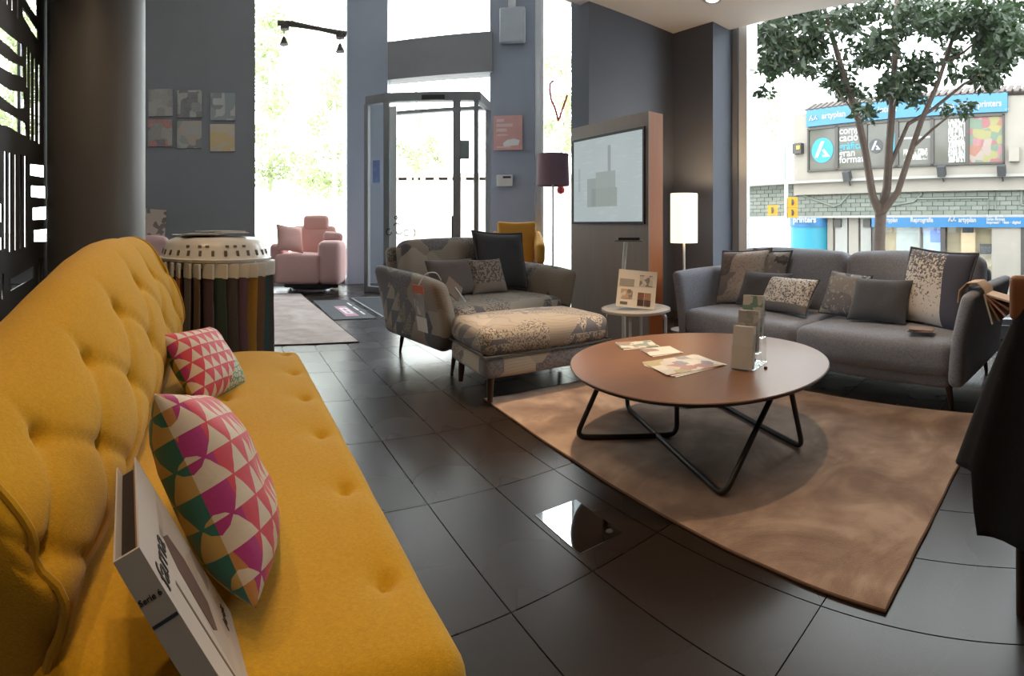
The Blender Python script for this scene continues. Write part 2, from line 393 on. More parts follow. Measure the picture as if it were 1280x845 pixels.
# triangle print of the two bright cushions
def triprint(name):
    n = NT(name); v = n.obj(); s = n.sep(v); q = .046
    vv = n.math('DIVIDE', n.math('ADD', s[2], 10*q), q); row = n.math('FLOOR', vv); fv = n.math('FRACT', vv)
    uu = n.math('ADD', n.math('DIVIDE', n.math('ADD', s[0], 10*q), q), n.math('MULTIPLY', n.math('MODULO', row, 2.0), .5)); fu = n.math('FRACT', uu)
    tri = n.math('LESS_THAN', fv, n.math('SUBTRACT', .92, n.math('MULTIPLY', 2.0, n.math('ABSOLUTE', n.math('SUBTRACT', fu, .5)))))
    rim = n.math('GREATER_THAN', n.math('ADD', s[1], n.math('MULTIPLY', n.noise(v, 20), .0)), .004)
    # ground colours run from teal and ochre (back) over magenta to coral
    g = n.ramp(n.math('ADD', n.math('MULTIPLY', s[0], 2.2), .5), [(0, (.50,.22,.06)), (.125, (.42,.03,.20)), (.165, (.60,.05,.09)), (.80, (.60,.06,.07))], 'CONSTANT')
    red = n.mix(tri, g, (.66,.58,.47))
    lt = n.vor(v, 48, 'DISTANCE_TO_EDGE', rnd=.5)['Distance']
    teal = n.mix(n.math('LESS_THAN', lt, .09), (.62,.55,.42), (.03,.33,.25))
    corner = n.math('GREATER_THAN', n.math('SUBTRACT', s[0], n.math('MULTIPLY', s[2], 1.1)), .135)
    front = n.mix(corner, red, teal)
    back = n.mix(tri, (.015,.13,.10), (.46,.30,.08))
    n.base(n.mix(rim, front, back)); n.rough(.55); n.b.inputs['Sheen Weight'].default_value = .15
    n.bump(n.noise(v, 35, 3), .25, .006); return n.m
M['tri'] = triprint('triangle_print_cotton')

def leafmat(name, a, b, trans=.35):
    n = NT(name); g = n.noise(n.obj(), 5, 3); n.base(n.mix(g, a, b)); n.rough(.5)
    t = n.t; tl = t.nodes.new('ShaderNodeBsdfTranslucent'); tl.inputs[0].default_value = col(tuple(min(1, x*1.5) for x in b))
    mx = t.nodes.new('ShaderNodeMixShader'); mx.inputs[0].default_value = trans
    t.links.new(n.b.outputs[0], mx.inputs[1]); t.links.new(tl.outputs[0], mx.inputs[2]); t.links.new(mx.outputs[0], t.nodes['Material Output'].inputs[0]); return n.m
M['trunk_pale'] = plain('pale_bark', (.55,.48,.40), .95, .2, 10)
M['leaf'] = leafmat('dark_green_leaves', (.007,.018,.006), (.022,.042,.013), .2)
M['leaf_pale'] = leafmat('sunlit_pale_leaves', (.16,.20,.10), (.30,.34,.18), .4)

# ================================================================== THE ROOM
floor = struct(MB().bx((-4.6,-3,-.30), (6.2,9.3,-.006)).build('floor', M['grout']))
TW, TL = .287, .603
tm = MB().box((0,0,-.004), (TW-.004, TL-.004, .008)).mesh('tile'); tm.materials.append(M['tile'])
rest = MB(); TX0, TY0 = .722, 1.206
for i in range(-19, 19):
    for j in range(-7, 14):
        cx, cy = TX0+(i+.5)*TW, TY0+(j+.5)*TL
        if not (-4.5 < cx < 6.1 and -2.9 < cy < 9.1): continue
        hid = (1.75 < cx < 2.6 and .75 < cy < 2.4)
        if .1 < cx < 3.2 and -.3 < cy < 8.3 and not hid:
            o = bpy.data.objects.new('tile', tm); COL.objects.link(o); o.parent = floor; o.location = (cx, cy, 0)
        else: rest.box((cx, cy, -.004), (TW-.004, TL-.004, .008))
tag(rest.build('tile_field', M['tile'], floor), kind='stuff')

CL, CH = 3.2, 5.3        # low ceiling over the lounge, high one along the street front
struct(MB().bx((-4.6,-3,CL), (4.72,3.87,CL+.12)).build('ceiling', M['ceiling']))
struct(MB().bx((-4.6,3.87,CL), (6.2,4.0,CH)).build('trim_1', M['ceiling']))
struct(MB().bx((4.60,-3,CL+.12), (4.72,3.87,4.4)).bx((4.60,-3,4.4), (5.0,3.87,4.5)).build('trim_3', M['ceiling']))
struct(MB().bx((-4.6,3.87,CH), (6.2,9.4,CH+.15)).build('ceiling_high', M['ceiling']))
struct(MB().bx((-4.75,-3,-.3), (-4.6,9.3,CH)).build('wall_left', M['wall_dark']))
struct(MB().bx((-4.6,-3.15,-.3), (6.2,-3,CL)).build('wall_front', M['wall_dark']))
# wall with the six pictures
struct(MB().bx((-2.6,8.2,-.3), (.391,9.3,CH)).build('wall_back', M['wall']))
# big dark pier behind the display panel and the smaller pier at the right window
struct(MB().bx((3.19,3.87,-.3), (4.95,4.15,CH)).bx((4.42,3.31,-.3), (4.79,3.87,4.4)).build('wall_right_pier', M['pier']))
struct(MB().box((5.50,5.24,2.5), (2.55,.12,5.6), (0,0,R(64))).build('wall_right_return', M['wall']))
struct(MB().bx((4.72,-3,-.3), (5.0,-.12,4.4)).bx((4.74,-.12,-.3), (5.0,3.31,.12)).bx((4.76,-.12,3.6), (5.0,3.31,4.4)).build('wall_right', M['wall']))
struct(MB().bx((4.41,3.29,0), (4.795,3.315,.08)).bx((4.40,3.29,0), (4.425,3.87,.08)).bx((3.17,3.845,0), (4.42,3.875,.08)).build('baseboard_right', M['wall_dark']))
# right window
wn = struct(MB().bx((4.78,3.245,.12), (4.84,3.31,3.6)).build('window_1', M['metal_grey']))
MB().bx((4.80,3.13,.12), (4.86,3.235,3.6)).build('window_frame', M['white_frame'], wn)
MB().bx((4.78,-.12,.12), (4.88,3.245,.17)).build('sill', M['metal_grey'], wn)
MB().bx((4.78,-.12,3.54), (4.88,3.245,3.6)).build('head_rail', M['metal_grey'], wn)
MB().bx((4.84,-.12,.17), (4.852,3.13,3.54)).build('pane', M['glass'], wn)
# street window left of the entrance
wn = struct(MB().bx((.36,8.97,-.05), (.42,9.07,CH)).build('window_2', M['metal_grey']))
MB().bx((.42,9.01,.10), (2.03,9.02,CH-.1)).build('pane', M['glass'], wn)
MB().bx((.42,8.97,-.05), (2.03,9.07,.10)).build('sill', M['metal_grey'], wn)
MB().bx((.42,8.97,CH-.1), (2.03,9.07,CH)).build('head_rail', M['metal_grey'], wn)
# far left window seen through the cut metal screen
wn = struct(MB().bx((-2.68,8.4,0), (-2.6,8.5,CH)).build('window_3', M['metal_grey']))
MB().bx((-4.6,8.44,.4), (-2.68,8.45,CH)).build('pane', M['glass'], wn)
MB().bx((-4.6,8.4,0), (-2.68,8.5,.4)).build('sill', M['metal_grey'], wn)
MB().bx((-3.66,8.42,.4), (-3.60,8.48,CH)).build('mullion', M['metal_grey'], wn)
# pier between street window and entrance
struct(MB().bx((2.03,8.85,-.1), (2.74,9.25,CH)).build('wall_pier', M['glare_grey']))
MB().bx((2.005,8.83,0), (2.03,8.98,CH)).build('corner_strip', M['alu'], bpy.data.objects['wall_pier'])

# oblique entrance front
FA, FB = Vector((2.80,8.95,0)), Vector((4.25,7.78,0)); fd = (FB-FA).normalized(); fn_ = Vector((-fd.y, fd.x, 0))*-1
frz = math.atan2(fd.y, fd.x)
def front_box(s0, s1, z0, z1, d0=-.06, d1=.06):
    """box along the oblique front: s from FA, d towards the street"""
    c = FA+fd*((s0+s1)/2)-fn_*((d0+d1)/2); c.z = (z0+z1)/2
    return MB().box(c, (s1-s0, abs(d1-d0), z1-z0), (0,0,frz))
LF = (FB-FA).length
tr = struct(front_box(-.05, LF+.05, 3.62, 4.30, -.1, .25).build('trim_2', M['metal_grey']))
tr2 = struct(front_box(-.18, .03, -.1, CH, -.10, .05).build('wall_entrance_post', M['alu']))
wn = struct(front_box(0, LF, 3.0, 3.06).build('window_4', M['metal_grey']))
front_box(.03, LF, 3.06, 3.62, -.005, .005).build('pane', M['glass'], wn)
front_box(.03, LF, 4.30, CH, -.005, .005).build('pane', M['glass'], wn)
# column with poster, right of the entrance
def front2(s0, s1, z0, z1, d0, d1): return front_box(LF+s0, LF+s1, z0, z1, d0, d1)
struct(front2(0, .76, -.1, CH, -.03, .45).build('wall_column', M['glare_grey']))
MB().add(*(lambda m: (m.v, m.f))(front2(.76, .86, -.1, CH, .05, .20))).build('edge_strip', M['alu'], bpy.data.objects['wall_column'])
wn = struct(front2(.86, .90, 0, CH, .05, .16).build('window_5', M['white_frame']))
front2(.90, 2.25, .1, CH-.05, .10, .11).build('pane', M['glass'], wn)
front2(.86, 2.25, 0, .1, .05, .16).build('sill', M['metal_grey'], wn)

# glazed entrance lobby: posts, head and panes
A_, B_ = Vector((2.33,7.52,0)), Vector((3.56,6.92,0)); Lb, Rb = Vector((2.10,7.80,0)), Vector((4.03,7.45,0))
door = struct(MB().box(((A_+B_)/2)+Vector((0,0,2.955)), ((B_-A_).length+.08, .12, .13), (0,0,math.atan2(B_.y-A_.y, B_.x-A_.x))).build('door_1', M['metal_grey']))
def beam(p, q, z0, z1, t): 
    m = (p+q)/2; return MB().box((m.x, m.y, (z0+z1)/2), ((q-p).length, t, z1-z0), (0,0,math.atan2(q.y-p.y, q.x-p.x)))
beam(A_, Lb, 2.89, 3.02, .10).build('head_return', M['metal_grey'], door)
beam(B_, Rb, 2.89, 3.02, .10).build('head_return', M['metal_grey'], door)
for t, wd in ((0.0, .085), (.775, .115), (.985, .07)):
    p = A_.lerp(B_, t); MB().box((p.x, p.y, 1.45), (wd, .10, 2.9), (0,0,-.45)).build('post', M['metal_grey'], door)
for p in (Lb, Rb): MB().box((p.x, p.y, 1.45), (.07, .07, 2.9), (0,0,.7)).build('post', M['metal_grey'], door)
for p, q in ((Lb, A_), (B_, Rb)):
    beam(p, q, .09, 2.89, .012).build('pane', M['glass'], door); beam(p, q, 0, .09, .06).build('bottom_rail', M['metal_grey'], door)
p0, p1 = A_.lerp(B_, .02), A_.lerp(B_, .30)
beam(A_.lerp(B_, .79), A_.lerp(B_, .97), .04, 2.85, .012).build('pane', M['glass'], door)
sl = beam(A_+Vector((.06,.10,0)), A_.lerp(B_, .12)+Vector((.02,.10,0)), .02, 2.85, .03).build('sliding_leaf_edge', M['white_frame'], door)
MB().box(A_.lerp(B_, .5)+Vector((0,-.06,2.93)), (.34, .08, .07), (0,0,-.45)).build('door_sensor', M['dark_print'], door)
hd = MB().box(A_.lerp(B_, .72)+Vector((.0,-.02,1.0)), (.03,.06,.34), (0,0,-.45)).build('door_handle', M['dark_print'], door)
sg = MB().box(A_.lerp(B_, .86)+Vector((.02,.06,2.17)), (.16,.012,.28), (0,0,-.45)).build('door_notice', plain('grey_notice', (.35,.40,.42), .5), door)
sg = MB().box(Lb.lerp(A_, .5)+Vector((-.02,-.05,1.85)), (.13,.012,.34), (0,0,-.9)).build('blue_notice', printmat('blue_notice_print', [(.03,.13,.5), (.05,.2,.6)], 8, 1), door)
# handwritten scroll on the glass of the door
for k, (cx, cy, r0, a0, a1) in enumerate(((486,290,4,0,300), (496,284,5,200,330), (499,288,5,20,160), (508,291,4,40,330), (515,291,5,-70,70), (495,272,2,0,360))):
    pts = [pd(cx+r0*.8*math.cos(R(a)), cy+r0*math.sin(R(a)), 7.15+.02*k) for a in [a0+(a1-a0)*i/8 for i in range(9)]]
    # lettering is stuck on a glass leaf standing just inside the lobby
    MB().tube(pts, .008, 5).build('lettering', M['dark_print'], door)
beam(Vector((pd(480,280,7.22).x, pd(480,280,7.22).y, 0)), Vector((pd(524,280,7.32).x, pd(524,280,7.32).y, 0)), .05, 2.8, .01).build('pane', M['glass'], door)

# ================================================================== OUTSIDE
# ground
struct(MB().bx((-30,9.3,-.35), (30,60,-.12)).build('street_ground', M['pavement']))
struct(MB().bx((6.2,-30,-1.75), (60,9.3,-1.65)).build('road', M['asphalt']))
struct(MB().bx((6.2,-30,-1.75), (11.5,6.4,-1.5)).build('pavement_near', plain('grey_pavement', (.20,.19,.18), .9)))
struct(MB().bx((6.2,6.4,-1.75), (11.5,9.3,-.15)).build('pavement_slope', M['pavement']))

def leaves(blobs, size, n_per, seed, droop=.5):
    """thousands of small folded leaves spread through ball shaped tufts"""
    rnd = random.Random(seed); m = MB()
    for c, r in blobs:
        for k in range(int(n_per*(r*r)/(.5*.5))+6):
            d = Vector((rnd.gauss(0,1), rnd.gauss(0,1), rnd.gauss(0,1))).normalized()*r*rnd.random()**.45
            p = c+Vector((d.x, d.y, d.z*.8)); s = size*rnd.uniform(.65, 1.3)
            u = Vector((rnd.gauss(0,1), rnd.gauss(0,1), rnd.gauss(0,.6)-droop)).normalized(); sd = u.cross(Vector((rnd.gauss(0,1), rnd.gauss(0,1), rnd.gauss(0,1)))).normalized()
            nn = u.cross(sd)
            m.add([p, p+u*s*.45+sd*s*.22+nn*s*.05, p+u*s, p+u*s*.45-sd*s*.22+nn*s*.05], [(0,1,2),(0,2,3)])
    return m
def tree(name, label, base, branches, blobs, leafsize, n_per, lm, seed, group=None):
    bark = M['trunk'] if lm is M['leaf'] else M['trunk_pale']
    t = thing(name, label, 'tree', base, 0, group); b = Vector(base)
    trk, rad = branches[0]; MB().tube([Vector(p)-b for p in trk], rad, 10).build('trunk', bark, t)
    for pts, r in branches[1:]: MB().tube([Vector(p)-b for p in pts], r, 7).build('branch', bark, t)
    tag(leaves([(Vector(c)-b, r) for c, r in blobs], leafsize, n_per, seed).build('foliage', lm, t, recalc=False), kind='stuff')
    return t
# the street tree outside the right window
D = 8.8
def tp(x, y, d=D): return pd(x, y, d)
base = tp(1100, 288); base.z = -1.5
fork = tp(1101, 268)
br = [([base, tp(1099,310), tp(1100,285), fork], [.12,.10,.095,.10]),
      ([fork, tp(1091,245), tp(1082,190), tp(1073,150), tp(1052,85), tp(1036,30), tp(1025,-10)], [.085,.072,.066,.062,.055,.045,.03]),
      ([fork, tp(1109,235,8.9), tp(1112,180,8.9), tp(1115,140,8.9), tp(1119,70,8.9), tp(1121,-10,8.9)], [.085,.078,.07,.066,.055,.04]),
      ([fork, tp(1122,240,8.7), tp(1140,185,8.7), tp(1152,150,8.7), tp(1172,105,8.7), tp(1190,50,8.6), tp(1200,0,8.6)], [.07,.058,.052,.048,.042,.035,.025]),
      ([tp(1113,205,8.9), tp(1124,180,9), tp(1135,155,9), tp(1165,137,9.1), tp(1205,105,9.2), tp(1250,82,9.3), tp(1285,60,9.3)], [.045,.04,.036,.03,.026,.02,.012]),
      ([tp(1140,185,8.7), tp(1165,162,8.6), tp(1190,142,8.5)], [.028,.022,.012]),
      ([tp(1180,80,8.65), tp(1205,65,8.5), tp(1235,40,8.4)], [.025,.018,.01]),
      ([tp(1073,150,8.8), tp(1060,130,8.6), tp(1045,110,8.5)], [.022,.016,.01])]
rb = random.Random(3); blobs = []
for (x, y, r, k) in [(975,45,.4,3), (990,90,.32,2), (965,70,.35,2), (1255,45,.4,3), (1280,60,.4,3), (1160,40,.4,3), (1075,60,.36,2), (1250,85,.3,2), (1120,115,.3,2), (1100,100,.3,2), (1000,20,.42,3), (985,60,.40,3), (970,95,.34,2), (1030,60,.42,3), (1045,95,.34,2), (1058,20,.40,3), (1090,15,.36,2), (1100,60,.38,3), (1085,110,.30,2), (1110,130,.28,2), (1130,20,.45,4), (1150,70,.38,3), (1135,105,.28,2),
                     (1175,25,.42,3), (1210,15,.42,3), (1235,40,.42,3), (1265,20,.42,3), (1270,65,.38,2), (1215,75,.32,2), (1185,80,.30,2), (1225,95,.28,2), (1190,120,.22,1), (1165,140,.2,1), (1245,110,.22,1), (1010,110,.24,1), (975,125,.22,1), (1300,40,.45,2), (1300,90,.4,1), (1060,120,.26,2), (1075,140,.22,1), (960,30,.4,2)]:
    for _ in range(k):
        blobs.append((tp(x+rb.gauss(0,11), y+rb.gauss(0,11), D+rb.uniform(-1.2,1.2)), r*rb.uniform(.6, 1.0)))
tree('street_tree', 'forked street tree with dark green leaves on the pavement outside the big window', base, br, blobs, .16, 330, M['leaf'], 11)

# the print shop across the road
blue = plain('sign_blue', (.009,.09,.21), .5, .12, .5); cyan = plain('window_cyan', (.009,.17,.24), .5, .05); bluel = plain('sign_light_blue', (.025,.12,.235), .5, .1, .5); fwhite = plain('facade_white', (.21,.205,.19), .6, .05); fprint = plain('facade_white_print', (.25,.25,.25), .6, .03)
SD, STH = 18.0, (1370-X0)/FPX
bo = Vector((SD*math.sin(STH), SD*math.cos(STH), -1.65))
shop = thing('print_shop_building', 'cream two storey print shop with blue sign bands across the road', 'building', bo, -STH)
def fc(x, y, dep=0.0):
    """photo pixel -> shop facade coordinates (s along the wall to the right, z above the road); dep = out of the wall"""
    a = (x-1370)/FPX; D_ = SD-dep; return (D_*math.tan(a), EYE+(HZ-y)/FPX*D_/math.cos(a)+1.65)
def fbox(x0, x1, z0, z1, d0, d1): return MB().bx((x0, -d1, z0), (x1, -d0, z1))   # local -y looks at our shop
def S(x): return fc(x, 280)[0]
zl = fc(1120, 226)[1]      # ledge
sz1U = fc(1135,124.5)[1]-.1
MB().bx((S(1000)-.3, 0, fc(1010,228)[1]-.5), (9, 3, sz1U)).build('upper_wall', M['concrete'], shop)
z_tile0, z_tile1 = fc(1200,268.5)[1], fc(1200,222.5)[1]
MB().bx((S(958)-1.5, .25, z_tile0), (9, 3, z_tile1)).build('band_wall', plain('mortar_grey', (.10,.11,.10), .9), shop)
gm = NT('grey_green_stone'); oi = gm.t.nodes.new('ShaderNodeObjectInfo')
gm.base(gm.mix(gm.math('ADD', gm.math('MULTIPLY', gm.noise(gm.obj(), 5, 4), .5), gm.math('MULTIPLY', oi.outputs['Random'], .5)), (.085,.097,.083), (.145,.152,.13))); gm.rough(.8)
stone_w, rows = .42, 8; sh = (z_tile1-z_tile0)/rows
sm = MB().box((0,0,0), (stone_w-.02, .06, sh-.018)).mesh('stone_tile'); sm.materials.append(gm.m)
s_l = S(956)-1.0
for r_ in range(rows):
    k = 0; s = s_l-(r_ % 2)*stone_w/2
    while s < -2.0:
        o = bpy.data.objects.new('stone_tile', sm); COL.objects.link(o); o.parent = shop; o.location = (s+stone_w/2, .22+random.uniform(-.008,.008), z_tile0+(r_+.5)*sh); s += stone_w
fr = MB()
s = -2.0
for r_ in range(rows):
    s = -2.0+(r_ % 2)*.2
    while s < 8: fr.box((s+stone_w/2, .22, z_tile0+(r_+.5)*sh), (stone_w-.02, .06, sh-.018)); s += stone_w
tag(fr.build('stone_field', gm.m, shop), kind='stuff')
MB().bx((S(958)-1.5, -.22, z_tile1), (9, .4, z_tile1+.10)).build('ledge', fwhite, shop)
MB().bx((S(958)-1.5, -.10, z_tile0-.09), (9, .4, z_tile0)).build('ledge', fwhite, shop)
# raised line relief on the stone band
def fpath(pts): return [(fc(x, y)[0], .17, fc(x, y)[1]) for x, y in pts]
for pts in ([(992,240),(1012,248),(1040,258),(1048,255),(1064,237)], [(1098,260),(1107,238)], [(1133,228),(1148,232),(1150,243),(1140,252),(1110,257)], [(1150,238),(1243,235),(1243,262),(1234,262),(1234,247),(1146,248)], [(1276,232),(1276,256),(1290,256)]):
    MB().tube(fpath(pts), .045, 6).build('relief_line', gm.m, shop)
# upper sign
sz0, sz1 = fc(1135,147.5)[1], fc(1135,124.5)[1]
up = fbox(S(1010), S(1260), sz0, sz1, .0, .14).build('sign_band', bluel, shop)
def sign(txt, x, y, size, mat=None, parent=None, dep=.15, bold=.006, width=None):
    s, z = fc(x, y, dep); return text_mesh('lettering', txt, size, mat or fprint, parent, (s, -dep, z), (PI/2, 0, 0), bold=bold, width=width)
sign('artyplan  global printers', 1027, 148.5, .33, parent=up, width=S(1120)-S(1027))
sign('artyplan  global printers', 1164, 137.5, .33, parent=up, width=S(1251)-S(1164))
def logo(x, y, r, ground, parent, dep):
    s, z = fc(x, y, dep)
    if ground: MB().lathe([(r,0),(r,.01)], 28).build('logo_disc', ground, parent, (s, -dep, z), (PI/2,0,0))
    for poly in ([(-.72,-.55),(-.38,-.55),(.22,.72),(-.12,.72)], [(-.05,.02),(.20,.10),(.72,-.55),(.02,-.55),(.02,-.35),(.28,-.38)]):
        MB().prism([(a*r, b*r) for a, b in poly], .012, .02).build('logo_mark', fprint, parent, (s, -dep, z), (PI/2,0,0))
logo(1014.5, 148, .17, None, up, .15); logo(1020, 147.5, .13, None, up, .15)
# windows of the upper floor
wz0, wz1 = fc(1130,209)[1], fc(1130,150)[1]
win_glass = plain('dim_window_glass', (.055,.052,.042), .12, .3, 1.5)
win_frame = plain('brown_window_frame', (.030,.025,.022), .5)
wx = [1010.5, 1047, 1083, 1122, 1166, 1209.5, 1256]
candy = printmat('candy_print', [(.17,.045,.022), (.18,.055,.07), (.15,.025,.035), (.14,.13,.03), (.04,.09,.055), (.17,.13,.11), (.17,.14,.022)], 3.4, 4, metric='EUCLIDEAN', white=(.2,.17,.15))
lines = NT('white_script_film'); v = lines.map(lines.obj(), scale=(9, 1, 3.2)); lines.base(lines.mix(lines.math('GREATER_THAN', lines.noise(v, 1.6, 3, .6), .47), (.06,.055,.042), (.32,.32,.30))); lines.rough(.4)
panes = []
for i in range(6):
    wf = MB().bx((S(wx[i]), -.10, wz0), (S(wx[i+1]), .02, wz0+.07)).bx((S(wx[i]), -.10, wz1-.07), (S(wx[i+1]), .02, wz1)).bx((S(wx[i]), -.10, wz0), (S(wx[i])+.07, .02, wz1)).bx((S(wx[i+1])-.07, -.10, wz0), (S(wx[i+1]), .02, wz1)).build('window', win_frame, shop)
    panes.append(MB().bx((S(wx[i])+.07, -.045, wz0+.07), (S(wx[i+1])-.07, -.02, wz1-.07)).build('pane', candy if i == 5 else win_glass, wf))
MB().bx((S(1186), -.06, wz0+.1), (S(1207), -.05, wz1-.1)).build('film', lines.m, bpy.data.objects[panes[4].parent.name])
wsn = [p.parent for p in panes]
logo(1028, 188, .50, cyan, wsn[0], .055); logo(1095, 182.5, .27, M['dark_print'], wsn[2], .055)
for tx, y, mt in (('comuni', 168, None), ('cació', 177, None), ('gràfica', 187.5, cyan), ('gran', 196, None), ('format', 204, None)):
    sign(tx, 1049, y, .40, mt, wsn[1], .05, .008)
MB().bx((S(1130), -.05, wz0+.25), (S(1160), -.045, wz0+.65)).build('film', lines.m, wsn[3])
MB().bx((S(1124), -.05, (wz0+wz1)/2+.15), (S(1164), -.045, (wz0+wz1)/2+.22)).build('film_stripe', fprint, wsn[3])
MB().bx((S(1108), -.05, (wz0+wz1)/2-.35), (S(1119), -.045, (wz0+wz1)/2+.4)).build('film', cyan, wsn[2])
# roof edge with slats
rz = sz1
for k in range(34):
    s = S(1010)+k*(S(1290)-S(1010))/33+.0
    MB().box((s, .22, rz+.20), (.17, .85, .05), (R(28), 0, 0)).build('roof_slat', plain('roof_brown', (.055,.04,.034), .8) if k == 0 else bpy.data.materials['roof_brown'], shop)
MB().bx((S(1005), .30, rz-.2), (9, 3, rz+.22)).build('roof', bpy.data.materials['roof_brown'], shop)
# floodlights and cable box
for x, y in ((1059, 220), (1177, 214), (1252, 213)):
    s, z = fc(x, y, .3); fl = MB().box((s, -.3, z), (.28, .26, .36), (R(20),0,0)).build('floodlight', M['dark_print'], shop); MB().tube([(s,-.2,z-.1),(s,-.05,z-.35)], .03).build('bracket', M['dark_print'], fl)
s, z = fc(1268, 193, .1); MB().box((s,-.1,z), (.36,.2,.5)).build('meter_box', M['concrete'], shop)
s, z = fc(998, 186, .1); ac = MB().box((s,-.12,z), (.42,.25,.42)).build('air_vent', win_frame, shop); MB().box((s+.08,-.26,z+.03), (.14,.03,.14)).build('yellow_plate', plain('yellow_plate', (.75,.50,.03), .5), ac)
# ground floor
gz1 = z_tile0-.09; sb0 = gz1-.36
lower = MB().bx((S(1091), -.12, sb0), (8, .2, gz1)).build('sign_band', blue, shop)
for tx, x, wd in (('artyplan', 1105, 17), ('Reprografia', 1138, 28), ('artyplan', 1198, 22)):
    sign(tx, x, 277.5, .24, None, lower, .13, .008, width=S(x+wd)-S(x))
logo(1188, 274.5, .13, None, lower, .13); logo(1193, 274.5, .11, None, lower, .13)
for tx, y in (('Reprografia', 271.5), ('Gran format', 275.5), ('Impressió òfset · digital', 279.5)): sign(tx, 1233, y, .13, None, lower, .13, .006)
MB().bx((S(1091), .35, 0), (8, .5, sb0)).build('shop_back_wall', plain('warm_shop_interior', (.34,.26,.17), .8, .3, .8), shop)
for x0, x1, mt in ((1091,1096,win_frame), (1148,1150,fwhite), (1176,1182,win_frame), (1240,1276,M['concrete']), (1276,1281,win_frame)):
    MB().bx((S(x0), -.05, 0), (S(x1), .2, sb0)).build('shop_pier', mt, shop)
for x0, x1 in ((1096,1148), (1150,1176), (1182,1240)):
    g = MB().bx((S(x0), .10, 0), (S(x1), .12, sb0)).build('shop_pane', M['glass'], shop)
for k, (x0, x1, y0, y1, mt) in enumerate(((1118,1146,284,316,plain('grey_reflection_poster', (.30,.31,.31), .4, .3, 2)), (1152,1174,282,320,plain('pale_blue_poster', (.35,.42,.62), .5)), (1161,1175,286,303,plain('blue_poster', (.12,.20,.55), .5)), (1200,1218,285,318,plain('framed_shelf', (.40,.28,.18), .6)), (1202,1216,284,291,M['dark_print']), (1224,1240,305,318,M['dark_print']))):
    s0, z1 = fc(x0, y0); s1, z0 = fc(x1, y1); MB().bx((s0, .2-.02*k, z0), (s1, .22-.02*k, z1)).build('window_poster', mt, shop)
# round corner kiosk with cyan film
ks = S(1008); kr = (S(1031)-S(985))/2
kz1 = sb0
kd = MB().lathe([(kr*.96,0),(kr*.96,kz1)], 32, (ks, .35, 0)).build('round_shopfront', cyan, shop)
MB().lathe([(kr,kz1),(kr,gz1)], 32, (ks, .35, 0)).build('round_sign', blue, shop)
sign('printers', 991, 278, .34, None, shop, .62, .01)
for k, (x0, x1) in enumerate(((1031,1038), (1041,1056), (1058,1070), (1073,1086))):
    MB().bx((S(x0), .2, 0), (S(x1), .3, gz1)).build('door_panel', fwhite if k % 2 else M['concrete'], shop)
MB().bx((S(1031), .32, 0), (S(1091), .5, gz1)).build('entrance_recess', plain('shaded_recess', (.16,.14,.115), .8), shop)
for x in (1040, 1077): MB().bx((S(x), .12, gz1-.36), (S(x+9), .32, gz1-.06)).build('shop_lamp_box', win_frame, shop)
# taller pale block set back behind the shop
up = thing('apartment_block', 'pale apartment block with long balcony bands rising behind the print shop', 'building', bo+Vector((9,-2,0)), -STH)
MB().bx((-9,0,0), (20,6,16)).build('wall', plain('pale_block', (.80,.80,.80), .9, .05), up)
for z in (9.2, 12.0, 14.8): MB().bx((-9,-1.0,z), (20,0,z+.9)).build('balcony_band', M['white_frame'], up)
# street furniture beside the shop
pl = thing('traffic_light', 'grey street pole with yellow traffic light heads beside the street tree', 'traffic light', (pd(983,280,14).x, pd(983,280,14).y, -1.65))
MB().tube([(0,0,0),(0,0,5.0)], .05, 10).build('pole', M['alu'], pl)
yl = plain('signal_yellow', (.42,.21,.01), .5)
for x, y in ((991,253), (991,266), (966,263)):
    p = pd(x, y, 13.9)-Vector(pl.location); h_ = MB().box(p, (.26,.22,.27), (0,0,-1.1)).build('signal_head', yl, pl); MB().lathe([(.085,0),(.085,.02)], 16).build('signal_lens', M['dark_print'], h_, p+Vector((-.11,-.02,0)), (0,R(90),R(-25)))
p = pd(979, 203, 13.95)-Vector(pl.location); MB().box(p, (.08,.34,.95), (0,0,-1.1)).build('street_sign', plain('pale_blue_sign', (.45,.58,.72), .5), pl)
b2 = pd(966, 280, 29); b2.z = -1.65
tree('slim_tree', 'slender pale leaved tree standing behind the traffic light pole', b2, [([b2, b2+Vector((0,0,5))], [.12,.08])], [(pd(968+rb.gauss(0,7), y, 29+rb.uniform(-.8,.8)), .8) for y in range(70, 240, 14)], .16, 110, M['leaf_pale'], 5)

# street side: pale trees and a low stone house in full daylight beyond the entrance
lb = []
def paletree(x, d, tops, label, seed, n=170, lean=0):
    b = pd(x, 280, d); b.z = -.12; rr = random.Random(seed)
    bl = [(pd(tx+rr.gauss(0,6), ty+rr.gauss(0,8), d+rr.uniform(-.8,.8)), rr.uniform(.45,.8)) for tx, ty in tops]
    tree('plane_tree', label, b, [([b, pd(x+lean, 200, d), pd(x+lean, 60, d)], [.12,.08,.04])], bl, .17, n, M['leaf_pale'], seed)
paletree(338, 15, [(330,10),(345,25),(335,60),(330,90),(340,115),(335,140),(330,170),(350,190),(340,210)], 'leafy pale green tree outside the street window beside the picture wall', 21)
paletree(418, 18, [(415,100),(425,120),(412,135),(405,165),(420,190),(412,215),(375,205),(395,235),(425,225)], 'pale green tree outside the street window beside the grey pier', 22)
paletree(520, 22, [(510,160),(505,185),(520,195),(535,185),(548,175),(512,205),(545,200)], 'pale tree above the stone house seen through the entrance', 23)
paletree(708, 19, [(695,95),(705,115),(712,140),(700,150),(690,165),(718,160)], 'pale tree seen through the narrow glass beside the grey column', 24)
paletree(20, 16, [(5,25),(15,60),(30,85),(10,110),(25,130),(45,60),(5,150),(40,25),(20,10),(50,110),(35,150)], 'green tree behind the cut metal screen', 25, 220)
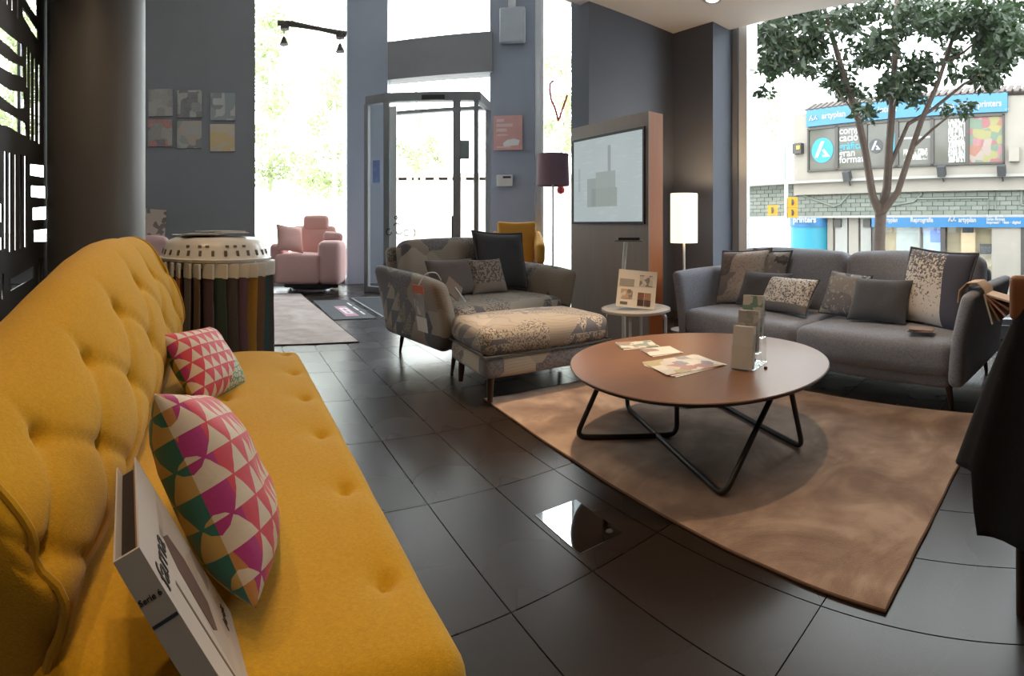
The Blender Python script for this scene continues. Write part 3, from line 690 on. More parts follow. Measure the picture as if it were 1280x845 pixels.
hb = pd(545, 280, 24); house = thing('stone_house', 'long sunlit pale stone house beyond the entrance door', 'building', (hb.x, hb.y, -.12), -.42)
MB().bx((-7,0,0), (9,5,3.2)).build('wall', plain('pale_stone', (.80,.76,.68), .9, .06, 2), house)
for k in range(26): MB().box((-6.8+k*.62, -.12, 3.25), (.22,.35,.14)).build('eave_tile', plain('pale_terracotta', (.55,.42,.34), .9) if k == 0 else bpy.data.materials['pale_terracotta'], house)
MB().bx((-7.2,-.2,3.32), (9.2,5.2,3.5)).build('roof', plain('pale_roof', (.75,.68,.6), .9), house)
for sx_ in (-2.6, 2.0, 4.4): MB().bx((sx_,-.05,.9), (sx_+.35,.1,2.3)).build('window', plain('house_window', (.4,.38,.36), .5) if sx_ < -2 else bpy.data.materials['house_window'], house)

# ================================================================== FURNITURE
# ---------------------------------------------------------------- rugs
def rug(name, label, corners, th, mat, nx, ny, seed=0):
    c = [Vector((x, y, 0)) for x, y in corners]; t = thing(name, label, 'rug', sum(c, Vector())/4)
    o = Vector(t.location); vs = []; fs = []
    for i in range(nx+1):
        for j in range(ny+1):
            u, v = i/nx, j/ny; p = (c[0]*(1-u)+c[1]*u)*(1-v)+(c[3]*(1-u)+c[2]*u)*v-o
            e = min(i, nx-i, j, ny-j)
            p.x += noise.noise(Vector((u*9+seed, v*9, 0)))*.004; p.y += noise.noise(Vector((u*9, v*9+seed, 5)))*.004
            p.z = (th if e else th*.55)+noise.noise(Vector((p.x*5, p.y*5, seed)))*.0025; vs.append(p)
    for i in range(nx):
        for j in range(ny): a = i*(ny+1)+j; fs.append((a, a+ny+1, a+ny+2, a+1))
    k = len(vs); ring = [i*(ny+1) for i in range(nx+1)]+[nx*(ny+1)+j for j in range(1, ny+1)]+[i*(ny+1)+ny for i in range(nx-1, -1, -1)]+[j for j in range(ny-1, 0, -1)]
    for r_ in ring: vs.append(Vector((vs[r_].x, vs[r_].y, .001)))
    for a in range(len(ring)): b = (a+1) % len(ring); fs.append((ring[a], ring[b], k+b, k+a))
    fs.append(tuple(range(k, k+len(ring))))
    MB().add(vs, fs).build('pile', mat, t)
    MB().tube([(vs[r_].x, vs[r_].y, .006) for r_ in ring], .005, 6, True).build('binding', M['rug_edge'], t)
    return t
rug('area_rug', 'large rose beige rug with cloudy pile under the round coffee table', [(1.335,.43), (2.83,.35), (2.98,2.66), (1.455,2.74)], .016, M['rug'], 40, 50)
rug('area_rug', 'pale pink rug running up to the pink armchair', [(-.7,4.47), (1.13,4.47), (1.05,7.75), (-.8,7.75)], .012, M['rug_far'], 20, 30, 4)
# door mats
mt = thing('door_mat', 'grey rubber door mat with pink and white lettering beside the pale rug', 'mat', (1.36,6.15,0))
MB().bx((-.245,-.60,0), (.245,.85,.008)).build('mat', plain('grey_rubber', (.085,.095,.11), .8, .15, 20), mt, bevel=.003)
pm = plain('pink_mat_print', (.60,.30,.42), .7)
MB().bx((-.06,-.42,.008), (.09,.30,.0085)).build('pink_print', pm, mt)
for y0, y1, x0, x1 in ((-.26,.16,-.03,.0), (-.26,.16,.04,.07), (-.26,-.22,0,.04), (-.10,-.06,0,.04), (.10,.16,0,.04), (-.35,-.12,.16,.185), (-.06,.22,.16,.185), (.30,.55,.16,.185)): MB().bx((x0,y0,.0085), (x1,y1,.009)).build('white_print', M['white_print'], mt)
mt = thing('entrance_mat', 'large dark entrance mat inside the glazed lobby', 'mat', (2.25,6.35,0), 0)
MB().bx((-.55,-.75,0), (.55,.75,.010)).build('mat', plain('dark_blue_carpet', (.035,.042,.055), .95, .2, 60, .4, 200), mt, bevel=.003)
MB().bx((-.57,-.77,0), (-.55,.77,.012)).bx((.55,-.77,0), (.57,.77,.012)).bx((-.55,-.77,0), (.55,-.75,.012)).bx((-.55,.75,0), (.55,.77,.012)).build('edging', M['alu'], mt)
# polished floor plate
pp = [gp(667,644), gp(718,627), gp(777,660), gp(730,698)]
c0 = sum(pp, Vector())/4; fp = thing('floor_plate', 'mirror polished steel plate lying on the dark tiles near the rug', 'plate', c0, -.03)
MB().bx((-.092,-.135,0), (.092,.135,.003)).build('plate', plain('mirror_steel', (.85,.87,.9), .035, .03, 5, metal=1.0), fp, bevel=.001)
MB().lathe([(.012,.003),(.012,.0042)], 14, (.06,-.1,0)).build('finger_hole', M['dark_print'], fp)

# ---------------------------------------------------------------- mustard sofa
SY0, SY1 = .655, 2.56
ys = thing('tufted_sofa', 'mustard yellow sofa bed with button tufted seat and back', 'sofa', (0, SY0, 0))
TY = [.87+.322*k-SY0 for k in range(6)]; TXS = (.265, -.02)
def seat_def(P, u):
    # local: centred block; world x = P.x+.02
    x = P.x+.02; y = P.y+(SY1-SY0)/2
    if P.z > 0:
        dz = 0
        for ty in TY:
            for tx in TXS:
                d2 = (x-tx)**2+(y-ty)**2
                dz += .020*math.exp(-d2/.018**2)+.011*math.exp(-d2/.065**2)
        for tx in TXS: dz += .0025*math.exp(-((x-tx)/.03)**2)
        P.z -= dz
    return P
seat = softbox(.64, SY1-SY0, .20, .055, (.008,.005,.012), (44, 110, 4), seat_def).build('seat', M['yellow'], ys, (.02, (SY1-SY0)/2, .335))
for ty in TY:
    for tx in TXS: MB().lathe([(.002,-.004),(.009,-.002),(.010,.001),(.006,.004),(.001,.005)], 12).build('button', M['yellow_pipe'], seat, (tx-.02, ty-(SY1-SY0)/2, .072))
# back: a profile swept along the sofa, with buttons and the folds between them
prof = [(-.275,.30),(-.255,.40),(-.228,.50),(-.222,.60),(-.243,.70),(-.285,.80),(-.335,.88),(-.395,.95),(-.46,.985),(-.52,.98),(-.57,.94),(-.59,.86),(-.585,.70),(-.57,.50),(-.55,.30)]
def resample(pts, n):
    pts = [Vector((x, 0, z)) for x, z in pts]; cr = []
    for i in range(len(pts)-1):
        p0, p1, p2, p3 = pts[max(i-1,0)], pts[i], pts[i+1], pts[min(i+2,len(pts)-1)]
        for k in range(10):
            t = k/10; cr.append(.5*((2*p1)+(p2-p0)*t+(2*p0-5*p1+4*p2-p3)*t*t+(3*p1-p0-3*p2+p3)*t**3))
    cr.append(pts[-1]); L_ = [0]
    for a, b in zip(cr, cr[1:]): L_.append(L_[-1]+(b-a).length)
    out = []
    for i in range(n):
        s = L_[-1]*i/(n-1); k = max(j for j in range(len(L_)) if L_[j] <= s+1e-9); k = min(k, len(cr)-2)
        out.append(cr[k].lerp(cr[k+1], (s-L_[k])/max(1e-9, L_[k+1]-L_[k])))
    return out, L_[-1]
NP, NY = 84, 150
pr, PL = resample(prof, NP); cen = sum(pr, Vector())/NP
def sag(y):       # the top rail dips towards the near end
    t = max(0, min(1, (y+.10)/1.45)); t = t*t*(3-2*t); return .50+.50*t
vs = []; fs = []; LY = SY1-SY0
rows_s = (.20, .40, .58); tuft = [(TY[0]+.322*k+(.161 if r % 2 else 0), s) for r, s in enumerate(rows_s) for k in range(-1, 7)]
ydist = []
for j in range(NY+1):
    t = j/NY; ydist.append(LY*(.5-.5*math.cos(PI*t))*.35+LY*t*.65)
def back_pt(i, y):
    p = pr[i].copy(); s = PL*i/(NP-1)
    tn = (pr[min(i+1,NP-1)]-pr[max(i-1,0)]).normalized(); nr = Vector((-tn.z, 0, tn.x))*-1   # outward
    if nr.dot(p-cen) < 0: nr = -nr
    dep = 0
    if .05 < s < .78:
        for (ty, ts) in tuft:
            d2 = (y-ty)**2+(s-ts)**2
            if d2 < .05: dep += .030*math.exp(-d2/.022**2)+.016*math.exp(-d2/.075**2)
        best = 1
        for (r0, r1) in ((0,1),(1,2)):
            for k in range(-1, 7):
                for off in (-.161, .161):
                    ya = TY[min(max(k,0),5)]+(k-min(max(k,0),5))*.322+(.161 if r0 % 2 else 0); sa, sb_ = rows_s[r0], rows_s[r1]
                    if sa-.01 < s < sb_+.01:
                        yl_ = ya+off*(s-sa)/(sb_-sa); best = min(best, abs(y-yl_)*.75)
        dep += .011*math.exp(-(best/.014)**2)
        # pleats running from the upper buttons over the roll
        if s > .56:
            for k in range(-1, 7):
                dep += .010*math.exp(-((y-(TY[0]+k*.322))/.016)**2)*max(0, 1-(s-.58)/.2)
    p -= nr*dep
    if p.z > .45: p.z = .45+(p.z-.45)*sag(y)/1.0 if y < 1.5 else p.z
    p.z += .004*noise.noise(Vector((y*6, s*6, 2)))
    return p
for j, y in enumerate(ydist):
    e = min(y, LY-y); r_ = .07; k = 1.0
    if e < r_: k = 1-(1-math.sqrt(max(0, 1-((r_-e)/r_)**2)))*.30
    for i in range(NP):
        p = back_pt(i, y); p = cen+(p-cen)*k; vs.append((p.x, y, p.z))
for j in range(NY):
    for i in range(NP-1):
        a = j*NP+i; fs.append((a, a+1, a+NP+1, a+NP))
fs += [tuple(range(NP)), tuple(NY*NP+i for i in range(NP))[::-1]]
back = MB().add(vs, fs).build('backrest', M['yellow'], ys, sharp=60)
for (ty, ts) in tuft:
    if .05 < ty < LY-.05:
        i = int(ts/PL*(NP-1)); p = back_pt(i, ty); MB().lathe([(.002,-.004),(.010,-.001),(.006,.004),(.001,.005)], 12).build('button', M['yellow_pipe'], back, (p.x, ty, p.z), (0, R(65), 0))
for yy in (.03, LY-.03):
    pts = []
    for i in range(2, NP-2, 2):
        p = back_pt(i, yy); p = cen+(p-cen)*.985; pts.append((p.x, yy, p.z))
    MB().tube(pts, .008, 7).build('piping', M['yellow_pipe'], ys)
MB().bx((-.50,.06,.16), (.28,LY-.06,.245)).build('frame', M['black_metal'], ys)
for x in (-.42, .22):
    for y in (.15, LY-.15): MB().lathe([(.012,0),(.022,.17)], 12, (x, y, 0)).build('leg', M['dark_wood'], ys)
# cushions on the mustard sofa
def cushion(name, label, w_, h_, t_, mat, loc, yaw, lean, roll=0, group=None, piping=None, seed=0, fl=0, pinch=.07):
    t = thing(name, label, 'cushion', loc, 0, group); t.rotation_euler = (lean, roll, yaw)
    me = merge(pillow(w_, h_, t_, seed=seed, pinch=pinch).mesh('cover', recalc=False)); link('cover', me, mat, t)
    if piping: MB().tube(pillow_edge(w_*(1+fl), h_*(1+fl), pinch), .006 if not fl else .009, 6, True).build('piping', piping, t)
    return t
cushion('triangle_cushion', 'coral and teal triangle print cushion beside the boxed catalogue', .36, .34, .16, M['tri'], (-.022,.985,.57), R(82), R(-32), R(18), 'triangle print cushions on the yellow sofa', seed=2)
cushion('triangle_cushion', 'coral and teal triangle print cushion at the fabric stand end of the yellow sofa', .34, .28, .14, M['tri'], (-.095,1.93,.535), R(60), R(-40), R(4), 'triangle print cushions on the yellow sofa', seed=5)
# boxed catalogue leaning on the back
P3, P4, P2, P1 = Vector((.0,.82,.438)), Vector((.045,.60,.438)), Vector((-.152,.82,.69)), Vector((-.108,.60,.69))
ex = (P3-P4).normalized(); ez = (P2-P3); ez = (ez-ex*ez.dot(ex)); hh = ez.length; ez.normalize(); ey = ez.cross(ex)   # ey: out of the cover? fixed below
if ey.x < 0: ey = -ey
wd = (P3-P4).length
bk = thing('boxed_catalogue', 'white boxed catalogue with grey sofa photo leaning on the yellow sofa back', 'book', P4)
bk.matrix_world = Matrix(((ex.x, -ey.x, ez.x, P4.x), (ex.y, -ey.y, ez.y, P4.y), (ex.z, -ey.z, ez.z, P4.z), (0,0,0,1)))
bth = .034
# local: x from spine to fore edge, -y out of the cover, z up; the slipcase opens at the top
n = NT('catalogue_cover_photo'); v = n.obj(); s = n.sep(v)
ph = n.ramp(n.sep(n.vor(n.map(v, scale=(1,1,1.6), loc=(.4,0,.1)), 11, metric='MANHATTAN')['Color'])[0], [(0,(.42,.36,.32)),(.35,(.52,.46,.42)),(.6,(.16,.13,.12)),(.72,(.58,.54,.50))], 'CONSTANT')
sm_ = n.mix(n.noise(v, 14, 3), ph, (.50,.44,.40))
inside = n.math('MULTIPLY', n.math('GREATER_THAN', n.math('ADD', s[0], n.math('MULTIPLY', s[2], -.25)), .05), n.math('LESS_THAN', s[2], hh*.80))
n.base(n.mix(inside, (.60,.57,.54), sm_)); n.rough(.35); cover_mat = n.m
case = plain('slipcase_white', (.60,.57,.54), .4, .03)
MB().bx((0,0,0), (wd,.0025,hh)).build('front_cover', cover_mat, bk)
MB().bx((0,bth-.0025,0), (wd,bth,hh)).build('back_cover', case, bk)
sp = MB().bx((0,.0025,0), (.003,bth-.0025,hh)).build('spine', case, bk)
MB().bx((.003,.0025,0), (wd,bth-.0025,.003)).build('base_panel', case, bk)
MB().bx((.004,.003,.004), (wd-.004,bth*.28,hh*.97)).build('booklet', plain('pinkish_pages', (.30,.20,.16), .8), bk)
MB().bx((.0035,bth*.30,.004), (wd-.004,bth-.003,hh*.955)).build('booklet', plain('brown_booklet', (.018,.010,.008), .7), bk)
MB().bx((.050,-.0006,.05), (.056,0,hh-.09)).build('cover_line', plain('taupe_ink', (.16,.13,.10), .5), bk)
MB().prism([(.085,.10),(.10,.085),(.135,.10),(.15,.16),(.14,.21),(.115,.225),(.095,.19)], 0, .0006).build('cover_figure', plain('umber_ink', (.12,.07,.055), .5), bk, (0,0,0), (PI/2,0,0))
text_mesh('title', 'fama', .048, M['dark_print'], bk, (.010,-.0008,hh-.070), (PI/2,0,0), depth=.0005)
text_mesh('title', 'Artic', .022, M['dark_print'], bk, (wd-.075,-.0008,.035), (PI/2,0,0), depth=.0005)
text_mesh('spine_lettering', 'Serie 6', .0105, M['dark_print'], sp, (-.0006,bth-.001,hh-.058), (PI/2,0,-PI/2), depth=.0004)
text_mesh('spine_lettering', '2020 · Artic', .0085, M['dark_print'], sp, (-.0006,bth-.006,.06), (PI/2,-PI/2,-PI/2), depth=.0004)
MB().bx((-.0008,.001,hh-.088), (.0,bth-.001,hh-.084)).build('spine_stripe', plain('slate_stripe', (.05,.07,.10), .5), sp)

# ---------------------------------------------------------------- upholstered seats
def cone_legs(t, pts, h, r0=.013, r1=.024, mat=None, lean=.02):
    for x, y in pts:
        sx_, sy_ = (1 if x > 0 else -1), (1 if y > 0 else -1)
        MB().tube([(x+sx_*lean, y+sy_*lean, 0), (x, y, h)], [r0, r1], 12).build('leg', mat or M['dark_wood'], t)
# grey sofa: local x along the sofa, front on -y
gs = thing('grey_sofa', 'long mid grey two cushion sofa with flared arms in front of the window', 'sofa', (2.94,1.57,0), R(-98))
GL, GD = 2.30, .95          # outer length at the arms, depth
MB().add(*(lambda m: (m.v, m.f))(softbox(GL-.24, GD-.10, .12, .03, (0,.0,.0), (10,6,2)))).build('base', M['grey_sofa'], gs, (0, GD/2, .185))
for sx_ in (-1, 1):
    softbox(1.045, .66, .195, .055, (.0,.012,.022), (14,10,4)).build('seat_cushion', M['grey_sofa'], gs, (sx_*.524, .34, .295))
    c = softbox(1.05, .24, .48, .08, (.0,.045,.02), (14,6,10), lambda P, u: Vector((P.x, P.y+.012*noise.noise(P*5+Vector((sx_,0,0))), P.z+.010*noise.noise(P*4)))).build('back_cushion', M['grey_sofa'], gs, (sx_*.527, .735, .595), (R(-11),0,0))
    def arm_def(P, u, sx_=sx_):
        z = P.z+.26; P.x += sx_*(.09*max(0, z-.05)**1.6/.5**1.6)
        P.z -= .015*max(0, -u[1])**2*max(0, u[2]); return P
    a = softbox(.095, GD-.02, .54, .040, (.010,.01,.005), (3,12,12), arm_def).build('arm', M['grey_sofa'], gs, (sx_*(GL/2-.075), GD/2, .415))
softbox(GL-.2, .13, .58, .05, (0,.01,0), (12,3,8)).build('back_panel', M['grey_sofa'], gs, (0, GD-.06, .45), (R(-6),0,0))
cone_legs(gs, [(-GL/2+.14,.10), (GL/2-.14,.08), (-GL/2+.14,GD-.1), (GL/2-.14,GD-.1), (0,.14)], .17)
gi = gs.matrix_basis
def on_sofa(x, y, z): return gs.matrix_basis @ Vector((x, y, z))
bpy.context.view_layer.update()
GY = R(-98); sz = .412
cushion('print_cushion', 'large beige and grey patch print cushion beside the floor lamp end arm', .46, .46, .15, M['beigepatch'], on_sofa(-.86,.50,sz+.205), GY+R(12), R(-22), R(-4), 'cushions on the grey sofa', M['charcoal_cushion'], 1, .02)
cushion('print_cushion', 'pale grey print cushion tucked behind the beige patch cushion', .44, .42, .13, M['abstract'], on_sofa(-.68,.59,sz+.22), GY+R(-8), R(-16), 0, 'cushions on the grey sofa', M['charcoal_cushion'], 4, .02)
cushion('plain_cushion', 'plain grey oblong cushion behind the white speckled cushion', .46, .29, .13, M['charcoal_cushion'], on_sofa(-.56,.40,sz+.135), GY+R(3), R(-28), 0, 'cushions on the grey sofa', None, 7)
cushion('speckled_cushion', 'oblong white speckled cushion at the middle of the grey sofa', .46, .28, .13, M['speckle'], on_sofa(-.28,.33,sz+.125), GY+R(-4), R(-35), 0, 'cushions on the grey sofa', M['charcoal_cushion'], 8)
cushion('print_cushion', 'small grey abstract print cushion leaning on the dark oblong cushion', .32, .32, .12, M['abstract'], on_sofa(.15,.42,sz+.15), GY+R(4), R(-28), R(5), 'cushions on the grey sofa', M['charcoal_cushion'], 9)
cushion('plain_cushion', 'plain charcoal oblong cushion beside the abstract print cushion', .42, .30, .13, M['charcoal_cushion'], on_sofa(.45,.35,sz+.14), GY+R(2), R(-28), 0, 'cushions on the grey sofa', None, 10)
cushion('print_cushion', 'large cushion half white speckle and half navy with fringed edge', .52, .50, .16, M['halfnavy'], on_sofa(.79,.46,sz+.225), GY+R(-14), R(-20), R(3), 'cushions on the grey sofa', M['charcoal_cushion'], 11, .02)
# fabric samples on the near arm
fb = thing('fabric_sample_book', 'beige fabric sample book folded over the arm of the grey sofa', 'fabric samples', on_sofa(GL/2+.0,.17,.66), GY)
samp = [plain('sample_beige', (.58,.40,.26), .9), plain('sample_sand', (.66,.50,.38), .9), plain('sample_brown', (.25,.12,.07), .9), plain('sample_white', (.66,.64,.60), .9), plain('sample_rose', (.50,.28,.22), .9)]
strip = [(-.085,-.05),(-.075,.02),(-.03,.062),(.03,.066),(.075,.03),(.09,-.03)]
vs = []
for x, z in strip:
    for y in (-.085, .085): vs.append((x, y, z))
for x, z in strip[::-1]:
    for y in (-.085, .085): vs.append((x*.95, y, z-.005))
k = len(strip); fs = [(2*i, 2*i+1, 2*((i+1) % (2*k))+1, 2*((i+1) % (2*k))) for i in range(2*k)]+[tuple(2*i for i in range(2*k)), tuple(2*i+1 for i in range(2*k))[::-1]]
MB().add(vs, fs).build('strap', samp[0], fb)
for k in range(5):
    a = R(14+k*15); MB().box((.07+.085*math.cos(a), 0, .0-.085*math.sin(a)), (.17, .16, .010), (0, a, 0)).build('sample_leaf', samp[(1,2,4,2,3)[k]], fb)
fs_ = thing('folded_fabric', 'small folded rose grey fabric piece on the seat of the grey sofa', 'fabric', on_sofa(.83,.13,sz+.012), GY+.2)
MB().bx((-.075,-.05,0), (.075,.06,.008)).build('lower_fold', plain('rose_grey_cloth', (.30,.22,.20), .95), fs_, bevel=.003)
MB().box((.0,.0,.013), (.14,.10,.008), (0,R(3),.1)).build('upper_fold', bpy.data.materials['rose_grey_cloth'], fs_, bevel=.003)

# patterned armchair: local front -y
ac = thing('patchwork_armchair', 'wide armchair in beige and slate patchwork print with flared arms', 'armchair', (2.005,3.28,0), R(10))
AW, AD = 1.26, .95
softbox(AW-.22, AD-.10, .13, .03, (0,0,0), (8,6,2)).build('base', M['patch'], ac, (0, AD/2, .235))
softbox(AW-.24, .74, .17, .06, (0,.012,.03), (12,10,4)).build('seat_cushion', M['patch'], ac, (0, .36, .385))
softbox(AW-.20, .20, .50, .08, (0,.04,.02), (12,5,8)).build('back_cushion', M['patch2'], ac, (0, .80, .665), (R(-10),0,0))
softbox(AW-.10, .11, .60, .05, (0,.01,0), (12,3,8)).build('back_panel', M['patch'], ac, (0, AD-.04, .56), (R(-8),0,0))
for sx_ in (-1, 1):
    def arm_def(P, u, sx_=sx_):
        z = P.z+.28; P.x += sx_*.12*max(0, z)**1.5/.56**1.5
        P.z += -.04*max(0, -u[1])**2*max(0, u[2])+.02*max(0,u[1])*max(0,u[2])-.0*u[0]
        if u[2] < 0: P.y += .10*(u[2]**2)*max(0, -u[1])
        return P
    softbox(.12, AD, .54, .058, (.02,.01,.0), (3,12,12), arm_def).build('arm', M['patch2'], ac, (sx_*(AW/2-.09), AD/2-.0, .43))
cone_legs(ac, [(-AW/2+.16,.10), (AW/2-.16,.10), (-AW/2+.16,AD-.1), (AW/2-.16,AD-.1)], .19, .010, .022)
bpy.context.view_layer.update()
def on_ac(x, y, z): return ac.matrix_basis @ Vector((x, y, z))
AYW = R(10)
cushion('plain_cushion', 'taupe grey oblong cushion on the patchwork armchair', .46, .30, .13, M['taupe_cushion'], on_ac(-.25,.45,.485+.15), AYW+R(2), R(-24), 0, 'cushions on the patchwork armchair', None, 12)
cushion('speckled_cushion', 'small beige speckled cushion between the taupe and charcoal cushions', .34, .29, .12, M['speckle_taupe'], on_ac(.05,.41,.485+.145), AYW+R(-4), R(-24), 0, 'cushions on the patchwork armchair', None, 13)
cushion('plain_cushion', 'large square charcoal cushion with flanged edge on the patchwork armchair', .50, .50, .15, M['charcoal_cushion'], on_ac(.30,.53,.485+.25), AYW+R(-6), R(-17), R(3), 'cushions on the patchwork armchair', M['charcoal_cushion'], 14, .03)
# hang tags on the armchair arm
ht = thing('hanging_swatch_tag', 'long hanging swatch card with red top on the outside of the armchair arm', 'tag', on_ac(-AW/2-.135,.12,.63), AYW)
sw = printmat('tag_swatches', [(.10,.08,.08), (.22,.2,.2), (.5,.45,.4), (.16,.13,.12)], 22, 2)
MB().box((0,0,-.02), (.006,.14,.06), (0,R(-8),0)).build('card_top', plain('red_card', (.55,.13,.06), .6), ht)
MB().box((.012,0,-.13), (.005,.12,.17), (0,R(-8),0)).build('swatch_card', sw, ht)
MB().box((.028,-.01,-.255), (.004,.125,.10), (0,R(-8),0)).build('price_card', M['paper'], ht)
MB().tube(round_path([(0,0,.0), (.06,.0,.09), (.15,.0,.09), (.20,.02,.03)], .04), .004, 6).build('strap', M['white_plastic'], ht)
ht = thing('hanging_tag', 'tilted brown card tag hanging over the armchair arm', 'tag', on_ac(-AW/2+.14,.10,.60), AYW+.1)
MB().box((0,0,0), (.16,.008,.11), (R(-15),R(38),0)).build('card', plain('kraft_card', (.26,.19,.15), .8), ht)
MB().box((.06,-.004,-.045), (.15,.006,.012), (R(-15),R(48),0)).build('edge_strip', M['alu'], ht)

# footstool in front
fo = thing('patchwork_footstool', 'low patchwork print footstool in front of the matching armchair', 'footstool', (1.85,2.85,.019), R(-3))
FW, FDp = .90, .54
softbox(FW, FDp, .13, .035, (0,0,0), (8,6,2)).build('base', M['patch2'], fo, (0,0,.205))
softbox(FW+.01, FDp+.01, .165, .06, (.01,.012,.03), (14,10,4)).build('cushion', M['patch'], fo, (0,0,.35))
MB().tube([(x*(FW/2+.004), y*(FDp/2+.004), .27) for x, y in ((-1,-1),(1,-1),(1,1),(-1,1))], .006, 6, True).build('piping', M['charcoal_cushion'], fo)
cone_legs(fo, [(-FW/2+.06,-FDp/2+.05), (FW/2-.08,-FDp/2+.06), (-FW/2+.06,FDp/2-.06), (FW/2-.08,FDp/2-.06)], .145, .016, .024, lean=.008)

# ---------------------------------------------------------------- coffee table
TC = Vector((1.958,1.545,0)); TR, TZ = .615, .40
ct = thing('coffee_table', 'round walnut coffee table with black bent tube legs on the rug', 'coffee table', TC)
tt = MB().lathe([(TR-.02,TZ-.018),(TR-.004,TZ-.012),(TR,TZ-.004),(TR-.003,TZ)], 96).build('tabletop', M['walnut'], ct)
MB().lathe([(TR-.03,TZ-.024),(TR-.006,TZ-.016),(TR+.0012,TZ-.006),(TR+.0012,TZ-.003)], 96).build('edge_band', M['black_metal'], ct)
zf, zu = .016+.0135, TZ-.034
def q(x, y, z): return gp(x, y, z)-TC
loops = [[q(758,460,zu), q(720,546,zf), q(846,543,zf), Vector((q(846,543,zf).x, q(846,543,zf).y, zu))],
         [Vector((q(784,509,zf).x, q(784,509,zf).y, zu)), q(784,509,zf), q(905,620,zf), q(972,480,zu)],
         [q(986,474,zu), q(1003,559,zf), q(900,504,zf), q(850,507,zf), Vector((2.18,2.02,zu))-TC]]
for L_ in loops: MB().tube(round_path(L_, .05), .0125, 10).build('leg_loop', M['black_metal'], ct)
MB().lathe([(.46,zu-.004),(.47,zu),(.47,zu+.010),(.44,zu+.010)], 48).build('support_ring', M['black_metal'], ct)
# printed matter on the table
def flat_item(name, label, cat, cpx, w_, h_, th, yaw, mat, group=None, pages=2):
    p = gp(cpx[0], cpx[1], TZ); t = thing(name, label, cat, (p.x, p.y, TZ), yaw, group)
    for k in range(pages):
        MB().box((.006*k, .004*k, th*(k+.5)/pages), (w_, h_, th/pages-.0004), (0,0,.07*(pages-1-k))).build('sheet', M['paper'] if k < pages-1 else mat, t)
    return t
mag = lambda nme, seed, pal: printmat(nme, pal, 16, seed, .3)
flat_item('leaflet', 'small folded leaflet farthest from the brochure holder on the coffee table', 'leaflet', (797,432), .15, .20, .006, R(60), mag('leaflet_print_a', 1, [(.62,.58,.5), (.16,.08,.05), (.6,.55,.48), (.08,.16,.12)]), 'leaflets on the coffee table')
flat_item('leaflet', 'small leaflet between the other leaflet and the open magazine', 'leaflet', (827,440), .15, .17, .006, R(66), mag('leaflet_print_b', 2, [(.62,.58,.5), (.60,.56,.48), (.16,.07,.05), (.6,.55,.48)]), 'leaflets on the coffee table')
flat_item('magazine', 'open magazine with colour photos on the coffee table', 'magazine', (857,457), .24, .30, .007, R(72), mag('magazine_print', 3, [(.30,.24,.05), (.06,.09,.20), (.60,.52,.42), (.5,.45,.4), (.30,.05,.035), (.62,.58,.52)]), None, 3)
# three step brochure holder
pb = gp(928,463,TZ); bh = thing('brochure_holder', 'clear stepped brochure holder with three piles of booklets on the coffee table', 'brochure holder', (pb.x, pb.y, TZ), R(-80))
bp = [printmat('booklet_print_white', [(.74,.72,.68), (.70,.69,.66), (.74,.72,.68)], 26, 1, .35), printmat('booklet_print_grey', [(.20,.19,.17), (.45,.44,.42), (.28,.27,.25)], 30, 2, .35), printmat('booklet_print_green', [(.03,.20,.13), (.5,.5,.46), (.62,.6,.56)], 22, 5, .35)]
for k in range(3):
    zb, y0 = .003+.062*k, .056*k; hk = (.185, .185, .185)[k]
    st = MB().box((0, y0+.018, zb+hk/2+.004), (.098, .028, hk), (R(-7),0,0)).build('booklet_pile', M['paper'], bh)
    MB().box((0, y0+.0025-.0, zb+hk/2+.004), (.098, .0016, hk), (R(-7),0,0)).build('top_cover', bp[k], st)
    MB().box((0, y0-.004, zb+hk*.3), (.106, .002, hk*.55), (R(-7),0,0)).build('front_panel', M['acrylic'], bh)
    for sx_ in (-1, 1): MB().box((sx_*.053, y0+.018, zb+hk*.42), (.002, .045, hk*.84), (R(-7),0,0)).build('side_panel', M['acrylic'], bh)
MB().bx((-.054,-.008,0), (.054,.18,.003)).build('base_plate', M['acrylic'], bh)
for k in (1, 2): MB().bx((-.054,.056*k-.004,.003), (.054,.056*k+.045,.003+.060*k)).build('riser', M['acrylic'], bh)
for k, (x, y) in enumerate(((943,451), (957,461))):
    p = gp(x, y, TZ); tag(MB().lathe([(.001,0),(.007,.001),(.009,.005),(.007,.010),(.001,.012)], 14).build('glass_bead', M['dark_wood'], None, (p.x, p.y, TZ)), 'tiny dark bead lying on the coffee table beside the brochure holder', 'bead', 'beads on the coffee table')

# ---------------------------------------------------------------- panel with screen, lamp, side table
pn = thing('display_panel', 'freestanding brown wooden display panel with a large built in screen', 'display panel', (2.94,3.33,0), R(-1))
PW, PT, PH = 1.01, .165, 1.935      # along y, along x, height
MB().bx((0,-PW/2,0), (.012,PW/2,PH)).build('front_board', M['panel'], pn)
MB().bx((.012,-PW/2,0), (PT,PW/2,PH)).build('carcass', M['panel_edge'], pn)
sy0, sy1, sz0_, sz1_ = -PW/2+.055, PW/2-.045, 1.07, 1.80
bz = MB()
for a, b in (((-.012,sy0-.02,sz0_-.02),(0,sy1+.02,sz0_)), ((-.012,sy0-.02,sz1_),(0,sy1+.02,sz1_+.02)), ((-.012,sy0-.02,sz0_),(0,sy0,sz1_)), ((-.012,sy1,sz0_),(0,sy1+.02,sz1_))): bz.bx(a, b)
bz.build('screen_bezel', M['black_metal'], pn)
n = NT('lit_screen_picture'); v = n.obj(); s = n.sep(v)
def rect(y0, y1, z0, z1):
    a = n.math('MULTIPLY', n.math('GREATER_THAN', s[1], y0), n.math('LESS_THAN', s[1], y1)); b = n.math('MULTIPLY', n.math('GREATER_THAN', s[2], z0), n.math('LESS_THAN', s[2], z1)); return n.math('MULTIPLY', a, b)
